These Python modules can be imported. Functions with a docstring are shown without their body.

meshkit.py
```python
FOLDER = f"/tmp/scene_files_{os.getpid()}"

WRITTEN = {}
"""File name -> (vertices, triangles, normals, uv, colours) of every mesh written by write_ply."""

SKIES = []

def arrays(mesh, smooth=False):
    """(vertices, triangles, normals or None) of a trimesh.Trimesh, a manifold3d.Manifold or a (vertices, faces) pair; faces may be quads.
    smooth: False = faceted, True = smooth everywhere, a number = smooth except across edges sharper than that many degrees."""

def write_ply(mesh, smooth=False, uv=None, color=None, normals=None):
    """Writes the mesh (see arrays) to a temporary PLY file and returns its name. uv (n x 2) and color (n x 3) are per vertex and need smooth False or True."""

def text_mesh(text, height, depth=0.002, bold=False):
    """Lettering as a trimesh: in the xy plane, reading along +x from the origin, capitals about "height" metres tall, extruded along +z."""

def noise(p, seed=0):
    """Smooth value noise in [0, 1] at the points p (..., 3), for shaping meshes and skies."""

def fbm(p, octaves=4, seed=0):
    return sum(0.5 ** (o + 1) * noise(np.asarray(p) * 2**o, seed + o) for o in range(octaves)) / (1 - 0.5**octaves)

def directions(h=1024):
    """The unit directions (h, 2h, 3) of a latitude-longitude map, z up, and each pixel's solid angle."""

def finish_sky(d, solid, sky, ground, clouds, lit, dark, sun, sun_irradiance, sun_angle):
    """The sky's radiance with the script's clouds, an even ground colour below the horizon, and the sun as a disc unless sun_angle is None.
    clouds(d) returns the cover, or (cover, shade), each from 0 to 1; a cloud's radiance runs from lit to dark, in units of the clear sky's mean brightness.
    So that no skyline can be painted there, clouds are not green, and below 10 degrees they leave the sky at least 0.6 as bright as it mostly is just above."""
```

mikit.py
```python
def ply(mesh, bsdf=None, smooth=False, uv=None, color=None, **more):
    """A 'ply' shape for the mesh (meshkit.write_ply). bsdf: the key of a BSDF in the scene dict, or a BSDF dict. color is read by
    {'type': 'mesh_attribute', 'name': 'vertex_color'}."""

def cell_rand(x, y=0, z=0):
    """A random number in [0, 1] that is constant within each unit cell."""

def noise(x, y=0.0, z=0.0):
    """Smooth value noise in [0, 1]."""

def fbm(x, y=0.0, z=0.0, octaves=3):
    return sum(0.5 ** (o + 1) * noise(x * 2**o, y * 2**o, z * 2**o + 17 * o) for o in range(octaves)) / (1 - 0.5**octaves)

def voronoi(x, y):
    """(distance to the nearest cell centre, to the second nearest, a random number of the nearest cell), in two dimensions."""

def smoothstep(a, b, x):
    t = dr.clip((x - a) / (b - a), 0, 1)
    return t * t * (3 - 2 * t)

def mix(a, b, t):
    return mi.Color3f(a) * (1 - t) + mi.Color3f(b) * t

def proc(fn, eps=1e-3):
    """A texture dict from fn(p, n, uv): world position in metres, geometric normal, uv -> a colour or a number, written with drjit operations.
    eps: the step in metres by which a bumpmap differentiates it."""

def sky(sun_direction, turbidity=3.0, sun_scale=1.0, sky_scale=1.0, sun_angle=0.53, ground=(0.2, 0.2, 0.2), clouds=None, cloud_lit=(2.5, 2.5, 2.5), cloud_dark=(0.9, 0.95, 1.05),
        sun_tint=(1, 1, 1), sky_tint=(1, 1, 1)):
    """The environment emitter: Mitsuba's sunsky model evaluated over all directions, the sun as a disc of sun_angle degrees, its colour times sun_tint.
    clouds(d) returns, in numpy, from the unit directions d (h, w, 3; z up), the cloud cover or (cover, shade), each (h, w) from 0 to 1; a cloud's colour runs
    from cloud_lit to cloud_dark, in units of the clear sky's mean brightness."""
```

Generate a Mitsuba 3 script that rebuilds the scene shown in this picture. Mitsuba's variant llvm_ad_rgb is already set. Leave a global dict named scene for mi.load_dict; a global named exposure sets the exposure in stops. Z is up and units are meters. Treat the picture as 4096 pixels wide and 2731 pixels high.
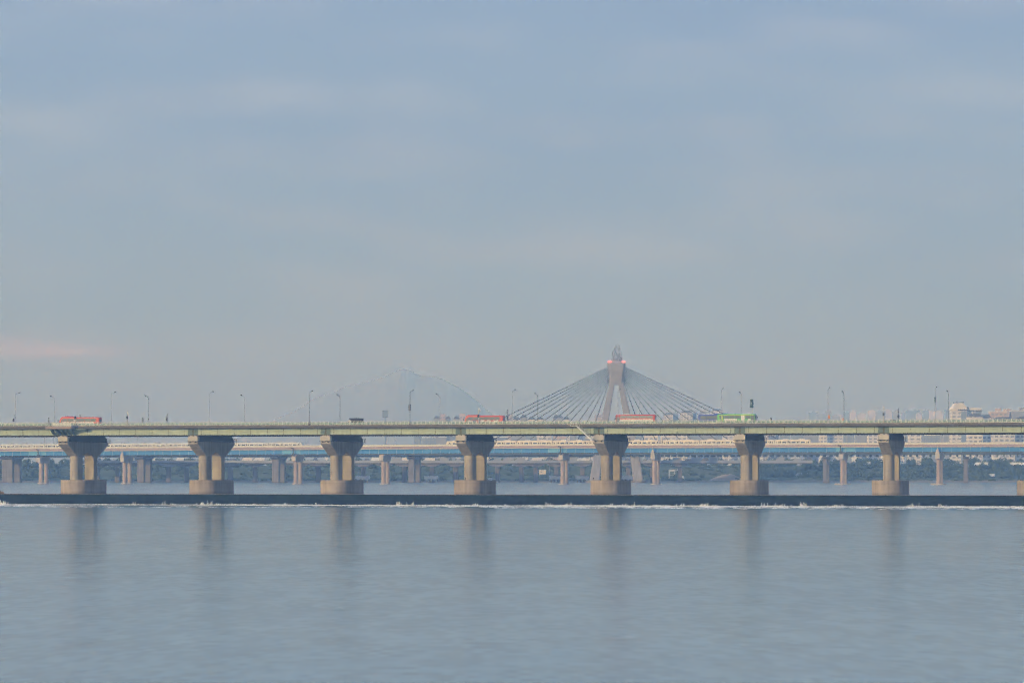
import math, random
import numpy as np, trimesh, mitsuba as mi, drjit as dr, mikit, meshkit
from shapely.geometry import Polygon
T = mi.ScalarTransform4f
rng = np.random.default_rng(7)
random.seed(7)

# ------------------------------------------------------------------ camera, sky, sun, air, exposure
EYE = 9.4                                                   # metres above the lower pool (z = 0)
FOV = 2 * math.degrees(math.atan(2048 / 13575))
scene, labels = {}, {}
scene['haze_air'] = {'type': 'homogeneous', 'albedo': {'type': 'rgb', 'value': [0.925, 0.965, 0.97]},
                     'sigma_t': {'type': 'rgb', 'value': [0.000104, 0.000170, 0.000275]}}
scene['camera'] = {'type': 'perspective', 'fov': FOV, 'fov_axis': 'x', 'near_clip': 1.0, 'far_clip': 60000.0,
                   'principal_point_offset_y': -0.1919,
                   'to_world': T().look_at(origin=[0, 0, EYE], target=[0, 1000, EYE], up=[0, 0, 1]),
                   'medium': {'type': 'ref', 'id': 'haze_air'}}
exposure = 3.06
SUN_AZ, SUN_EL = 219.0, 13.0                                # low sun behind the camera's left shoulder
_a, _e = math.radians(SUN_AZ), math.radians(SUN_EL)
SUN = [math.sin(_a) * math.cos(_e), math.cos(_a) * math.cos(_e), math.sin(_e)]


def cloud_layer(d):
    """thin high veil with faint streaks, one rosy wisp low in the sky"""
    el = np.degrees(np.arcsin(np.clip(d[..., 2], -1, 1)))
    az = np.degrees(np.arctan2(d[..., 0], d[..., 1]))
    p = np.stack([az * 0.22, el * 0.85 + az * 0.05, np.zeros_like(az)], -1)
    n = meshkit.fbm(p + 11.3, 5, 3)
    q = np.stack([az * 0.09, el * 0.16, np.zeros_like(az)], -1)
    b = meshkit.fbm(q + 4.1, 3, 9)
    q2 = np.stack([az * 0.35 + el * 0.3, el * 1.9, np.zeros_like(az)], -1)
    streak = meshkit.fbm(q2 + 2.0, 5, 5)
    cover = np.clip(0.88 + 0.13 * (n - 0.5) + 0.12 * (b - 0.5) - 0.22 * np.clip(streak - 0.5, 0, 1), 0.5, 0.99)
    axis = 2.06 - 0.040 * (az + 8.6)
    low = np.clip((6.5 - el) / 5.0, 0, 1)
    w = np.exp(-((el - axis) / (0.035 + 0.05 * np.clip(-5.6 - az, 0, 3))) ** 2) * np.clip((-4.6 - az) / 3.2, 0, 1)
    shade = np.clip(0.97 - 0.10 * np.clip(streak - 0.45, 0, 1) - 0.012 * low - 0.25 * w * (0.35 + streak), 0, 1)
    return np.clip(cover + 0.5 * w, 0, 1), shade


scene['sky'] = mikit.sky(SUN, turbidity=4, sun_scale=0.435, sky_scale=1.0, sun_angle=1.2, clouds=cloud_layer,
                         cloud_lit=(4.4, 2.9, 2.3), cloud_dark=(0.28, 0.545, 1.14), sun_tint=(0.84, 1.14, 1.44))

# ------------------------------------------------------------------ materials


def rgb(c):
    return {'type': 'rgb', 'value': list(c)}


def mat(name, c, rough=0.8, spec=0.3, metal=0.0):
    scene[name] = {'type': 'twosided', 'bsdf': {'type': 'principled', 'base_color': rgb(c) if not isinstance(c, dict) else c,
                   'roughness': rough, 'specular': spec, 'metallic': metal}}


def concrete_fn(a, b, sc):
    def fn(p, n, uv):
        h = p.x * 0.97 - p.y * 0.24
        k = p.x * 0.24 + p.y * 0.97
        big = mikit.fbm(h * 0.22, k * 0.22, p.z * 0.22, 3)
        streak = mikit.noise(h * 1.7, k * 1.7, p.z * 0.11)
        fine = mikit.noise(h * 5.0, k * 5.0, p.z * 5.0)
        zz = (p.z + 0.4) / 3.35
        joint = mikit.smoothstep(0.025, 0.008, dr.abs(zz - dr.round(zz)))
        t = dr.clip(0.22 + 1.1 * (big - 0.3) + 0.75 * (streak - 0.5) + 0.2 * (fine - 0.5) - 0.3 * joint, 0, 1)
        damp = mikit.smoothstep(4.7, 3.5, p.z + 1.0 * big)
        return mikit.mix(mikit.mix(b, a, t), (0.13, 0.115, 0.10), damp * 0.6)
    return mikit.proc(fn)


def paint_fn(a, b, u):
    def fn(p, n, uv):
        h = p.x * 0.97 - p.y * 0.24
        big = mikit.fbm(h * 0.12, 3.0, p.z * 0.5, 3)
        drip = mikit.noise(h * 2.6, 1.0, p.z * 0.25)
        t = dr.clip(0.9 * (big - 0.2) + u * (drip - 0.5), 0, 1)
        return mikit.mix(a, b, t)
    return mikit.proc(fn)


mat('mat_concrete', concrete_fn((0.50, 0.45, 0.395), (0.32, 0.28, 0.245), 1))
mat('mat_footing', concrete_fn((0.49, 0.415, 0.36), (0.29, 0.24, 0.205), 1))
mat('mat_concrete_pale', (0.52, 0.47, 0.40))
mat('mat_concrete_rail', concrete_fn((0.50, 0.40, 0.32), (0.36, 0.28, 0.23), 1))
mat('mat_concrete_far', concrete_fn((0.24, 0.22, 0.21), (0.17, 0.16, 0.155), 1))
mat('mat_girder', paint_fn((0.43, 0.50, 0.39), (0.34, 0.39, 0.295), 0.9), 0.6)
mat('mat_girder_joint', (0.13, 0.125, 0.075), 0.8)
mat('mat_girder_teal', (0.16, 0.22, 0.19), 0.7)
mat('mat_dark_steel_and_shade', (0.05, 0.055, 0.065), 0.7)
mat('mat_fascia', paint_fn((0.16, 0.145, 0.135), (0.105, 0.10, 0.095), 0.9), 0.9)
mat('mat_asphalt', (0.06, 0.06, 0.062), 0.9)
mat('mat_rail_cream', (0.66, 0.66, 0.56), 0.6)
mat('mat_rail_green', (0.16, 0.33, 0.28), 0.6)
mat('mat_rail_grey', (0.46, 0.47, 0.42), 0.6)
mat('mat_pole', (0.42, 0.43, 0.44), 0.5)
mat('mat_pole_dark', (0.11, 0.115, 0.12), 0.5)
mat('mat_white', (0.78, 0.77, 0.74), 0.5)
mat('mat_blue_girder', paint_fn((0.05, 0.25, 0.58), (0.035, 0.19, 0.47), 0.4), 0.55)
mat('mat_blue_fresh', (0.12, 0.38, 0.62), 0.5)
mat('mat_blue_stiffener', (0.32, 0.46, 0.58), 0.6)
mat('mat_rail_fascia', paint_fn((0.40, 0.30, 0.27), (0.30, 0.235, 0.21), 0.5), 0.9)
mat('mat_rail_fence', (0.68, 0.63, 0.50), 0.7)
mat('mat_train_cream', (0.78, 0.68, 0.52), 0.45)
mat('mat_train_white', (0.66, 0.66, 0.61), 0.45)
mat('mat_train_band', (0.50, 0.58, 0.47), 0.5)
mat('mat_train_grey', (0.34, 0.35, 0.36), 0.6)
mat('mat_glass_dark', (0.035, 0.05, 0.06), 0.12, 0.5)
mat('mat_glass_blue', (0.05, 0.09, 0.16), 0.15, 0.5)
mat('mat_bus_red', (0.58, 0.075, 0.08), 0.4, 0.5)
mat('mat_bus_glass', (0.17, 0.21, 0.23), 0.2, 0.5)
mat('mat_bus_pale_glass', (0.30, 0.34, 0.35), 0.2, 0.5)
mat('mat_bus_white', (0.76, 0.74, 0.72), 0.4, 0.5)
mat('mat_bus_blue', (0.045, 0.10, 0.42), 0.35, 0.5)
mat('mat_bus_green', (0.12, 0.48, 0.20), 0.4, 0.5)
mat('mat_bus_lime', (0.46, 0.62, 0.10), 0.4, 0.5)
mat('mat_navy', (0.02, 0.026, 0.06), 0.6)
mat('mat_tyre', (0.02, 0.02, 0.02), 0.9)
mat('mat_orange', (0.70, 0.22, 0.05), 0.6)
mat('mat_sign_teal', (0.03, 0.09, 0.13), 0.5)
mat('mat_tower', concrete_fn((0.37, 0.35, 0.345), (0.27, 0.255, 0.255), 1))
mat('mat_cable', (0.10, 0.11, 0.13), 0.6)
mat('mat_sculpture', (0.30, 0.32, 0.35), 0.5, 0.5)
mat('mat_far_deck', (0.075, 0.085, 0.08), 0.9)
mat('mat_far_wall', (0.74, 0.68, 0.60), 0.9)
mat('mat_far_wall_pink', (0.56, 0.44, 0.38), 0.9)
mat('mat_far_wall_blue', (0.26, 0.32, 0.40), 0.9)
mat('mat_far_wall_grey', (0.34, 0.35, 0.37), 0.9)
mat('mat_far_window', (0.33, 0.35, 0.38), 0.5)
mat('mat_far_roof', (0.13, 0.14, 0.16), 0.9)
mat('mat_far_roof_pale', (0.72, 0.67, 0.60), 0.9)
mat('mat_bird', (0.02, 0.02, 0.02), 0.9)
mat('mat_sand', (0.36, 0.30, 0.24), 1.0)
mat('mat_hill', (0.29, 0.27, 0.24), 1.0)
mat('mat_foam', (0.80, 0.80, 0.78), 0.9)
mat('mat_weir_lip', (0.20, 0.17, 0.15), 0.9)


def leaf_fn(p, n, uv):
    t = mikit.fbm(p.x * 0.09, p.y * 0.09, p.z * 0.13, 3)
    f = mikit.noise(p.x * 0.8, p.y * 0.8, p.z * 0.8)
    return mikit.mix((0.048, 0.075, 0.05), (0.085, 0.112, 0.06), dr.clip(t + 0.5 * (f - 0.5), 0, 1))


mat('mat_leaf', mikit.proc(leaf_fn), 0.9, 0.1)


def bank_fn(p, n, uv):
    t = mikit.fbm(p.x * 0.03, p.y * 0.05, 0.0, 3)
    f = mikit.noise(p.x * 0.4, p.y * 0.3, 2.0)
    grass = mikit.mix((0.05, 0.075, 0.05), (0.10, 0.115, 0.075), dr.clip(t + 0.4 * (f - 0.5), 0, 1))
    return mikit.mix((0.17, 0.155, 0.13), grass, mikit.smoothstep(3.6, 5.0, p.z + 1.2 * (f - 0.5)))


mat('mat_bank', mikit.proc(bank_fn), 1.0, 0.1)
mat('mat_ground', (0.11, 0.12, 0.09), 1.0, 0.1)


def ripple(p, n, uv):
    gust = 0.5 + 1.0 * mikit.fbm(p.x * 0.012, p.y * 0.004, 1.0, 3)
    h = 0.0
    for lx, ly, amp, o in ((12.0, 37.0, 0.05, 0.0), (3.6, 14.0, 0.055, 3.0), (1.6, 5.7, 0.048, 5.0), (0.8, 2.3, 0.018, 9.0)):
        h = h + amp * mikit.noise(p.x / lx + o, p.y / ly + 0.03 * p.x / lx, o)
    return h * gust


def water(name, base, rough, scale):
    def ripple_tone(p, n, uv):
        # ripple light and dark painted into the base colour as threads across the current
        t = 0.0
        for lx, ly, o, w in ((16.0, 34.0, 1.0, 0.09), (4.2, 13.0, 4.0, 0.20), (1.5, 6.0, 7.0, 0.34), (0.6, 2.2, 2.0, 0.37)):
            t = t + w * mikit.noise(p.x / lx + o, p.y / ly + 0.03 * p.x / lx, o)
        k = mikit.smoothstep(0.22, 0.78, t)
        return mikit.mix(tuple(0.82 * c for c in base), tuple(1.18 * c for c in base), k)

    def rfn(p, n, uv):
        return rough * (0.75 + 0.5 * mikit.fbm(p.x * 0.02, p.y * 0.010, 7.0, 3))
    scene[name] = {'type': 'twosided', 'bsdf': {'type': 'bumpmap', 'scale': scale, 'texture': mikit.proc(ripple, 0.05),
                   'bsdf': {'type': 'principled', 'base_color': mikit.proc(ripple_tone), 'roughness': mikit.proc(rfn), 'specular': 0.5}}}


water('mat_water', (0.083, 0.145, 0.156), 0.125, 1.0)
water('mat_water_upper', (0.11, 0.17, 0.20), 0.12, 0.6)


def spill_fn(p, n, uv):
    k = mikit.noise((p.x * 0.97 - p.y * 0.24) * 1.3, p.z * 0.35, 0.0)
    return mikit.mix((0.004, 0.009, 0.020), (0.012, 0.027, 0.028), dr.clip(p.z / 3.0 + 0.5 * (k - 0.5), 0, 1))


mat('mat_spill', mikit.proc(spill_fn), 0.35, 0.25)

# ------------------------------------------------------------------ helpers


class Frame:
    """Local axes of a structure: u along it (to the right), v across it (away from the camera), z up."""
    def __init__(self, x, y, deg):
        self.o, self.c, self.s = (x, y), math.cos(math.radians(deg)), math.sin(math.radians(deg))

    def w(self, p):
        p = np.asarray(p, float)
        return np.stack([self.o[0] + p[:, 0] * self.c + p[:, 1] * self.s, self.o[1] - p[:, 0] * self.s + p[:, 1] * self.c, p[:, 2]], 1)

    def u_at(self, col, v=0.0):
        """the station u at which a line of sight through column col of the survey photo (4096 wide) meets the plane v"""
        k = (col - 2048) / 13575
        return (k * (self.o[1] + v * self.c) - v * self.s - self.o[0]) / (self.c + k * self.s)


ROAD = Frame(0, 956.0, 14.1)
RAIL = Frame(0, 1808.0, 16.39)
FAR = Frame(0, 2080.0, 9.0)
FLAT = Frame(0, 0, 0)


class MB:
    """Collects pieces of one mesh in a frame."""
    def __init__(self):
        self.v, self.f, self.n = [], [], 0

    def add(self, v, f):
        f = np.asarray(f, int)
        if f.shape[1] == 4:
            f = np.vstack([f[:, [0, 1, 2]], f[:, [0, 2, 3]]])
        self.v.append(np.asarray(v, float))
        self.f.append(f + self.n)
        self.n += len(v)
        return self

    def box(self, u0, u1, v0, v1, z0, z1, slope=None):
        p = np.array([[u, v, z] for u in (u0, u1) for v in (v0, v1) for z in (z0, z1)], float)
        if slope is not None:
            p[:, 2] += slope(p[:, 0])
        return self.add(p, [[0, 1, 3, 2], [4, 6, 7, 5], [0, 4, 5, 1], [2, 3, 7, 6], [0, 2, 6, 4], [1, 5, 7, 3]])

    def cham(self, u0, u1, v0, v1, z0, z1, c=0.06):
        """box with its long upright and top edges chamfered"""
        ring = lambda i, z: [[u0 + i + c, v0 + i, z], [u1 - i - c, v0 + i, z], [u1 - i, v0 + i + c, z], [u1 - i, v1 - i - c, z],
                             [u1 - i - c, v1 - i, z], [u0 + i + c, v1 - i, z], [u0 + i, v1 - i - c, z], [u0 + i, v0 + i + c, z]]
        return self.rings([ring(0, z0), ring(0, z1 - c), ring(c, z1)])

    def rings(self, rs, cap=True):
        k, v = len(rs[0]), np.array([p for r in rs for p in r], float)
        f = []
        for a in range(len(rs) - 1):
            for j in range(k):
                f.append([a * k + j, a * k + (j + 1) % k, (a + 1) * k + (j + 1) % k, (a + 1) * k + j])
        f = np.array(f)
        f = np.vstack([f[:, [0, 1, 2]], f[:, [0, 2, 3]]])
        if cap:
            v = np.vstack([v, np.mean(rs[0], 0), np.mean(rs[-1], 0)])
            m = len(v)
            f = np.vstack([f, [[m - 2, (j + 1) % k, j] for j in range(k)],
                           [[m - 1, (len(rs) - 1) * k + j, (len(rs) - 1) * k + (j + 1) % k] for j in range(k)]])
        return self.add(v, f)

    def tube(self, pts, r, k=8, cap=True):
        pts = np.asarray(pts, float)
        r = np.broadcast_to(r, (len(pts),))
        t = np.gradient(pts, axis=0)
        t /= np.linalg.norm(t, axis=1, keepdims=True)
        ref = np.array([0, 0, 1.0]) if abs(t[0][2]) < 0.9 else np.array([1.0, 0, 0])
        rs = []
        for p, d, q in zip(pts, t, r):
            a = np.cross(d, ref)
            a /= np.linalg.norm(a)
            b = np.cross(d, a)
            rs.append([p + q * (math.cos(x) * a + math.sin(x) * b) for x in np.arange(k) * 2 * math.pi / k])
        return self.rings(rs, cap)

    def slab(self, poly, lo, hi, plane='uz'):
        """polygon extruded: plane 'uz' along v, 'vz' along u, 'uv' along z"""
        m = trimesh.creation.extrude_polygon(Polygon(poly), hi - lo, engine='earcut')
        p = np.array(m.vertices)
        p[:, 2] += lo
        p = {'uz': p[:, [0, 2, 1]], 'vz': p[:, [2, 0, 1]], 'uv': p}[plane]
        return self.add(p, m.faces)

    def mesh(self, F=FLAT):
        return F.w(np.vstack(self.v)), np.vstack(self.f)


counts = {}


def num(base):
    """base, base_001, base_002 ... in turn"""
    n = counts.get(base, 0)
    counts[base] = n + 1
    return base if n == 0 else f'{base}_{n:03d}'


def thing(name, label, cat, group=None):
    k = num(name)
    labels[k] = {'label': label, 'category': cat}
    if group:
        labels[k]['group'] = group
    return k


def part(parent, name, mb, m, F=FLAT, smooth=False, kind=None, label=None, **more):
    k = num(parent + '__' + name)
    mesh = mb.mesh(F) if isinstance(mb, MB) else mb
    scene[k] = mikit.ply(mesh, m, smooth=smooth, **more)
    if kind or label:
        labels[k] = {**({'kind': kind} if kind else {}), **({'label': label} if label else {})}
    return k


def whole(name, mb, m, label, cat, F=FLAT, smooth=False, group=None, **more):
    k = thing(name, label, cat, group)
    scene[k] = mikit.ply(mb.mesh(F) if isinstance(mb, MB) else mb, m, smooth=smooth, **more)
    return k


def setting(name, mesh, m, label, smooth=False, kind='structure', **more):
    scene[name] = mikit.ply(mesh, m, smooth=smooth, **more)
    labels[name] = {'label': label, 'kind': kind}


ORD = ['first', 'second', 'third', 'fourth', 'fifth', 'sixth', 'seventh', 'eighth', 'ninth', 'tenth', 'eleventh', 'twelfth',
       'thirteenth', 'fourteenth', 'fifteenth', 'sixteenth', 'seventeenth', 'eighteenth', 'nineteenth', 'twentieth']
Z_UP = 3.1                                                   # upper pool

# ------------------------------------------------------------------ water, weir, banks, hills


def sheet(pts, uvscale=1.0):
    v = np.array(pts, float)
    return (v, np.array([[0, 1, 2, 3]])), v[:, :2] * uvscale


low = ROAD.w([[-1600, 0.6, 0], [1600, 0.6, 0]])
m, uv = sheet([[-1600, -300, 0], [1600, -300, 0], list(low[1]), list(low[0])])
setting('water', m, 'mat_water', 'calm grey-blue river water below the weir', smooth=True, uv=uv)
up = ROAD.w([[-2600, 3.9, Z_UP], [2600, 3.9, Z_UP]])
m, uv = sheet([list(up[0]), list(up[1]), [2600, 2380, Z_UP], [-2600, 2380, Z_UP]])
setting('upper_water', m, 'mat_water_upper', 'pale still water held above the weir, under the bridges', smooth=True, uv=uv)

weir = thing('weir', 'long low dark weir with water spilling over it into white foam', 'weir')
us = np.arange(-400, 401, 4.0)
prof = [(4.6, 2.6), (3.95, 3.13), (3.5, 3.02), (2.9, 2.55), (2.2, 1.75), (1.5, 0.85), (0.8, 0.15), (0.3, -0.5)]
V = np.array([[u, v + (0.10 * math.sin(u * 0.9) if 0 < i < 6 else 0) * (i > 2), z] for u in us for i, (v, z) in enumerate(prof)])
k = len(prof)
Fq = [[a * k + j, (a + 1) * k + j, (a + 1) * k + j + 1, a * k + j + 1] for a in range(len(us) - 1) for j in range(k - 1)]
part(weir, 'spillway', (ROAD.w(V), np.array(Fq)), 'mat_spill', smooth=True)
lip = MB()
for a in range(-330, 330, 10):
    lip.box(a, a + 9.9, 3.72, 4.1, 2.9, 3.17 + 0.03 * rng.random())
part(weir, 'crest_lip', lip, 'mat_weir_lip', ROAD)

# foam: the white line along the foot of the weir, its splashes, and drifting rafts on the water
ico = trimesh.creation.icosphere(subdivisions=1)
foam = MB()


def lump(u, v, z, a, b, h):
    p = np.array(ico.vertices) * (1 + 0.35 * (rng.random((len(ico.vertices), 1)) - 0.5)) * [a, b, h] + [u, v, z]
    foam.add(p, ico.faces)


u = -230.0
while u < 215:
    g = meshkit.fbm(np.array([[u * 0.06, 3.3, 0.0]]), 3)[0]
    lump(u, -0.1 + 0.5 * (rng.random() - 0.5), 0.02, 0.5 + 0.5 * rng.random(), 0.4, 0.10 + 0.34 * max(0, g - 0.25) * rng.random() * 1.6)
    u += 0.32
for i in range(150):                                          # splashes
    u0 = -225 + 440 * rng.random()
    big = rng.random() ** 3
    for j in range(3 + int(7 * big)):
        h = (0.12 + 0.75 * big) * rng.random() + 0.08
        lump(u0 + (0.5 + 1.3 * big) * rng.normal() * 0.6, 0.1 + 0.4 * rng.random(), h * 0.6, 0.07 + 0.08 * rng.random(), 0.08, h)
for a, b in ((-196, 3), (-121, 2), (28, 4), (42, 3), (52, 2.5), (58, 2), (73, 1.5), (76, 2), (117, 2), (131, 4), (-22, 2)):
    for j in range(26):
        lump(a + b * rng.normal() * 0.6, -0.5 - rng.random(), 0.03, 0.5, 0.4, 0.10 + 0.22 * rng.random())
for i in range(900):                                          # rafts of foam downstream
    v0 = -1.2 - 60 * rng.random() ** 2.8
    u0 = -215 + 420 * rng.random()
    if meshkit.noise(np.array([[u0 * 0.02, v0 * 0.05, 1.0]]))[0] < 0.42:
        continue
    L = 0.4 + 3.2 * rng.random() ** 2
    for j in range(int(2 + L * 2)):
        lump(u0 + L * rng.normal(), v0 + 0.5 * rng.normal(), 0.0, 0.4 + 0.8 * rng.random(), 0.6, 0.04 + 0.05 * rng.random())
setting('foam', foam.mesh(ROAD), 'mat_foam', 'white foam and splashes along the foot of the weir', kind='stuff')

# far bank
xs = np.arange(-900, 901, 12.0)
rows = [(-60, 1.5), (0, 3.0), (4, 3.7), (26, 5.0), (52, 6.4), (64, 8.0), (88, 12.4), (104, 14.0), (160, 14.1)]
V = []
for x in xs:
    sh = 8 * (meshkit.fbm(np.array([[x * 0.012, 0.0, 0.0]]), 3)[0] - 0.5)
    for i, (dy, z) in enumerate(rows):
        n = meshkit.noise(np.array([[x * 0.06, dy * 0.05, 4.0]]))[0] - 0.5
        V.append([x, 2184 + dy + sh * (i < 7), z + n * (0.5 if 1 < i < 8 else 0)])
k = len(rows)
Fq = [[a * k + j, (a + 1) * k + j, (a + 1) * k + j + 1, a * k + j + 1] for a in range(len(xs) - 1) for j in range(k - 1)]
setting('riverbank', (np.array(V), np.array(Fq)), 'mat_bank', 'low grassy far bank of the river seen through the bridge piers', smooth=True)
setting('ground', sheet([[-5800, 2330, 13.9], [5800, 2330, 13.9], [5800, 17000, 13.9], [-5800, 17000, 13.9]])[0], 'mat_ground', 'flat land beyond the far bank')


def ridge(y0, y1, nx, ny, fn, x0=-4200, x1=4200):
    x, y = np.meshgrid(np.linspace(x0, x1, nx), np.linspace(y0, y1, ny), indexing='ij')
    z = fn(x, (y - y0) / (y1 - y0))
    v = np.stack([x, y, z], -1).reshape(-1, 3)
    i, j = np.meshgrid(np.arange(nx - 1), np.arange(ny - 1), indexing='ij')
    f = np.stack([i * ny + j, (i + 1) * ny + j, (i + 1) * ny + j + 1, i * ny + j + 1], -1).reshape(-1, 4)
    return v, f


def peak(x, t):
    s = 15000 / 13575
    px = 2048 + x / s
    pts = [(-3000, 90), (900, 110), (1150, 235), (1290, 312), (1390, 343), (1460, 358), (1530, 380), (1565, 402), (1595, 418), (1618, 423), (1642, 416), (1672, 398), (1725, 385),
           (1800, 362), (1880, 318), (1960, 235), (2060, 150), (2600, 100), (7000, 90)]
    fine = np.linspace(-3200, 7200, 1041)
    soft = np.convolve(np.interp(fine, [q[0] for q in pts], [q[1] for q in pts]), np.hanning(9) / np.hanning(9).sum(), 'same')
    h = np.interp(px, fine, soft)
    n = meshkit.fbm(np.stack([px * 0.012, t * 2.0, np.zeros_like(px)], -1), 4, 2)
    return 12 + (h * s * 0.985 + 26 * (n - 0.5)) * np.sin(np.clip(t, 0, 1) * math.pi) ** 0.8


mv, mf = ridge(14200, 15800, 700, 14, peak)
setting('mountain', (mv, mf), 'mat_hill', 'faint hazy mountain with one rounded peak left of centre', smooth=True)

# woods: shrubs and trees of the far bank as leaf faces
woods = MB()
woods_n = []


def leaves(x, y, z, w, h, n, size):
    c = rng.normal(size=(n, 3))
    c /= np.linalg.norm(c, axis=1, keepdims=True)
    c *= (0.55 + 0.45 * rng.random((n, 1)))
    c = c * [w, w, h] + [x, y, z + h]
    a = rng.normal(size=(n, 3))
    a /= np.linalg.norm(a, axis=1, keepdims=True)
    b = np.cross(a, rng.normal(size=(n, 3)))
    b /= np.linalg.norm(b, axis=1, keepdims=True)
    s = size * (0.6 + 0.8 * rng.random((n, 1)))
    v = np.stack([c - a * s, c + b * s * 0.7, c + a * s, c - b * s * 0.7], 1).reshape(-1, 3)
    woods.add(v, np.arange(4 * n).reshape(n, 4))
    q = (v - [x, y, z + h]) / [w * w, w * w, h * h]
    q = q / (np.linalg.norm(q, axis=1, keepdims=True) + 1e-9) + [0, -0.25, 0.35] + 0.25 * rng.normal(size=v.shape)
    woods_n.append(q / np.linalg.norm(q, axis=1, keepdims=True))


def bank_z(dy):
    return float(np.interp(dy, [r[0] for r in rows], [r[1] for r in rows]))


for i in range(1500):
    x = -370 + 740 * rng.random()
    col = 2048 + 13575 * x / 2260
    dens = 1.0 if col < 260 else 0.55 if col < 2650 else 0.30 if col < 2950 else 1.0
    if rng.random() > dens:
        continue
    dy = 34 + 78 * rng.random()
    tall = 1.0 if col > 2950 or col < 260 else 0.6
    h = tall * (0.9 + 2.1 * rng.random() ** 1.6)
    leaves(x, 2184 + dy, bank_z(dy) - 0.4, 1.3 + 1.7 * rng.random(), h, 60, 0.75)
for i in range(420):                                          # a lower line of scrub by the water
    x = -370 + 740 * rng.random()
    leaves(x, 2184 + 10 + 26 * rng.random(), 4.0, 2.2, 0.5 + 0.6 * rng.random(), 26, 0.6)
for i in range(330):                                          # trees beyond the bank road
    x = -420 + 840 * rng.random()
    leaves(x, 2360 + 260 * rng.random(), 13.5, 2.5 + 2 * rng.random(), 1.6 + 2.0 * rng.random(), 70, 0.9)
scene['woods'] = {'type': 'ply', 'filename': meshkit.write_ply(woods.mesh(), normals=np.vstack(woods_n)), 'face_normals': False, 'bsdf': {'type': 'ref', 'id': 'mat_leaf'}}
labels['woods'] = {'label': 'dark green trees and scrub covering the far river bank', 'kind': 'stuff'}

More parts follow.
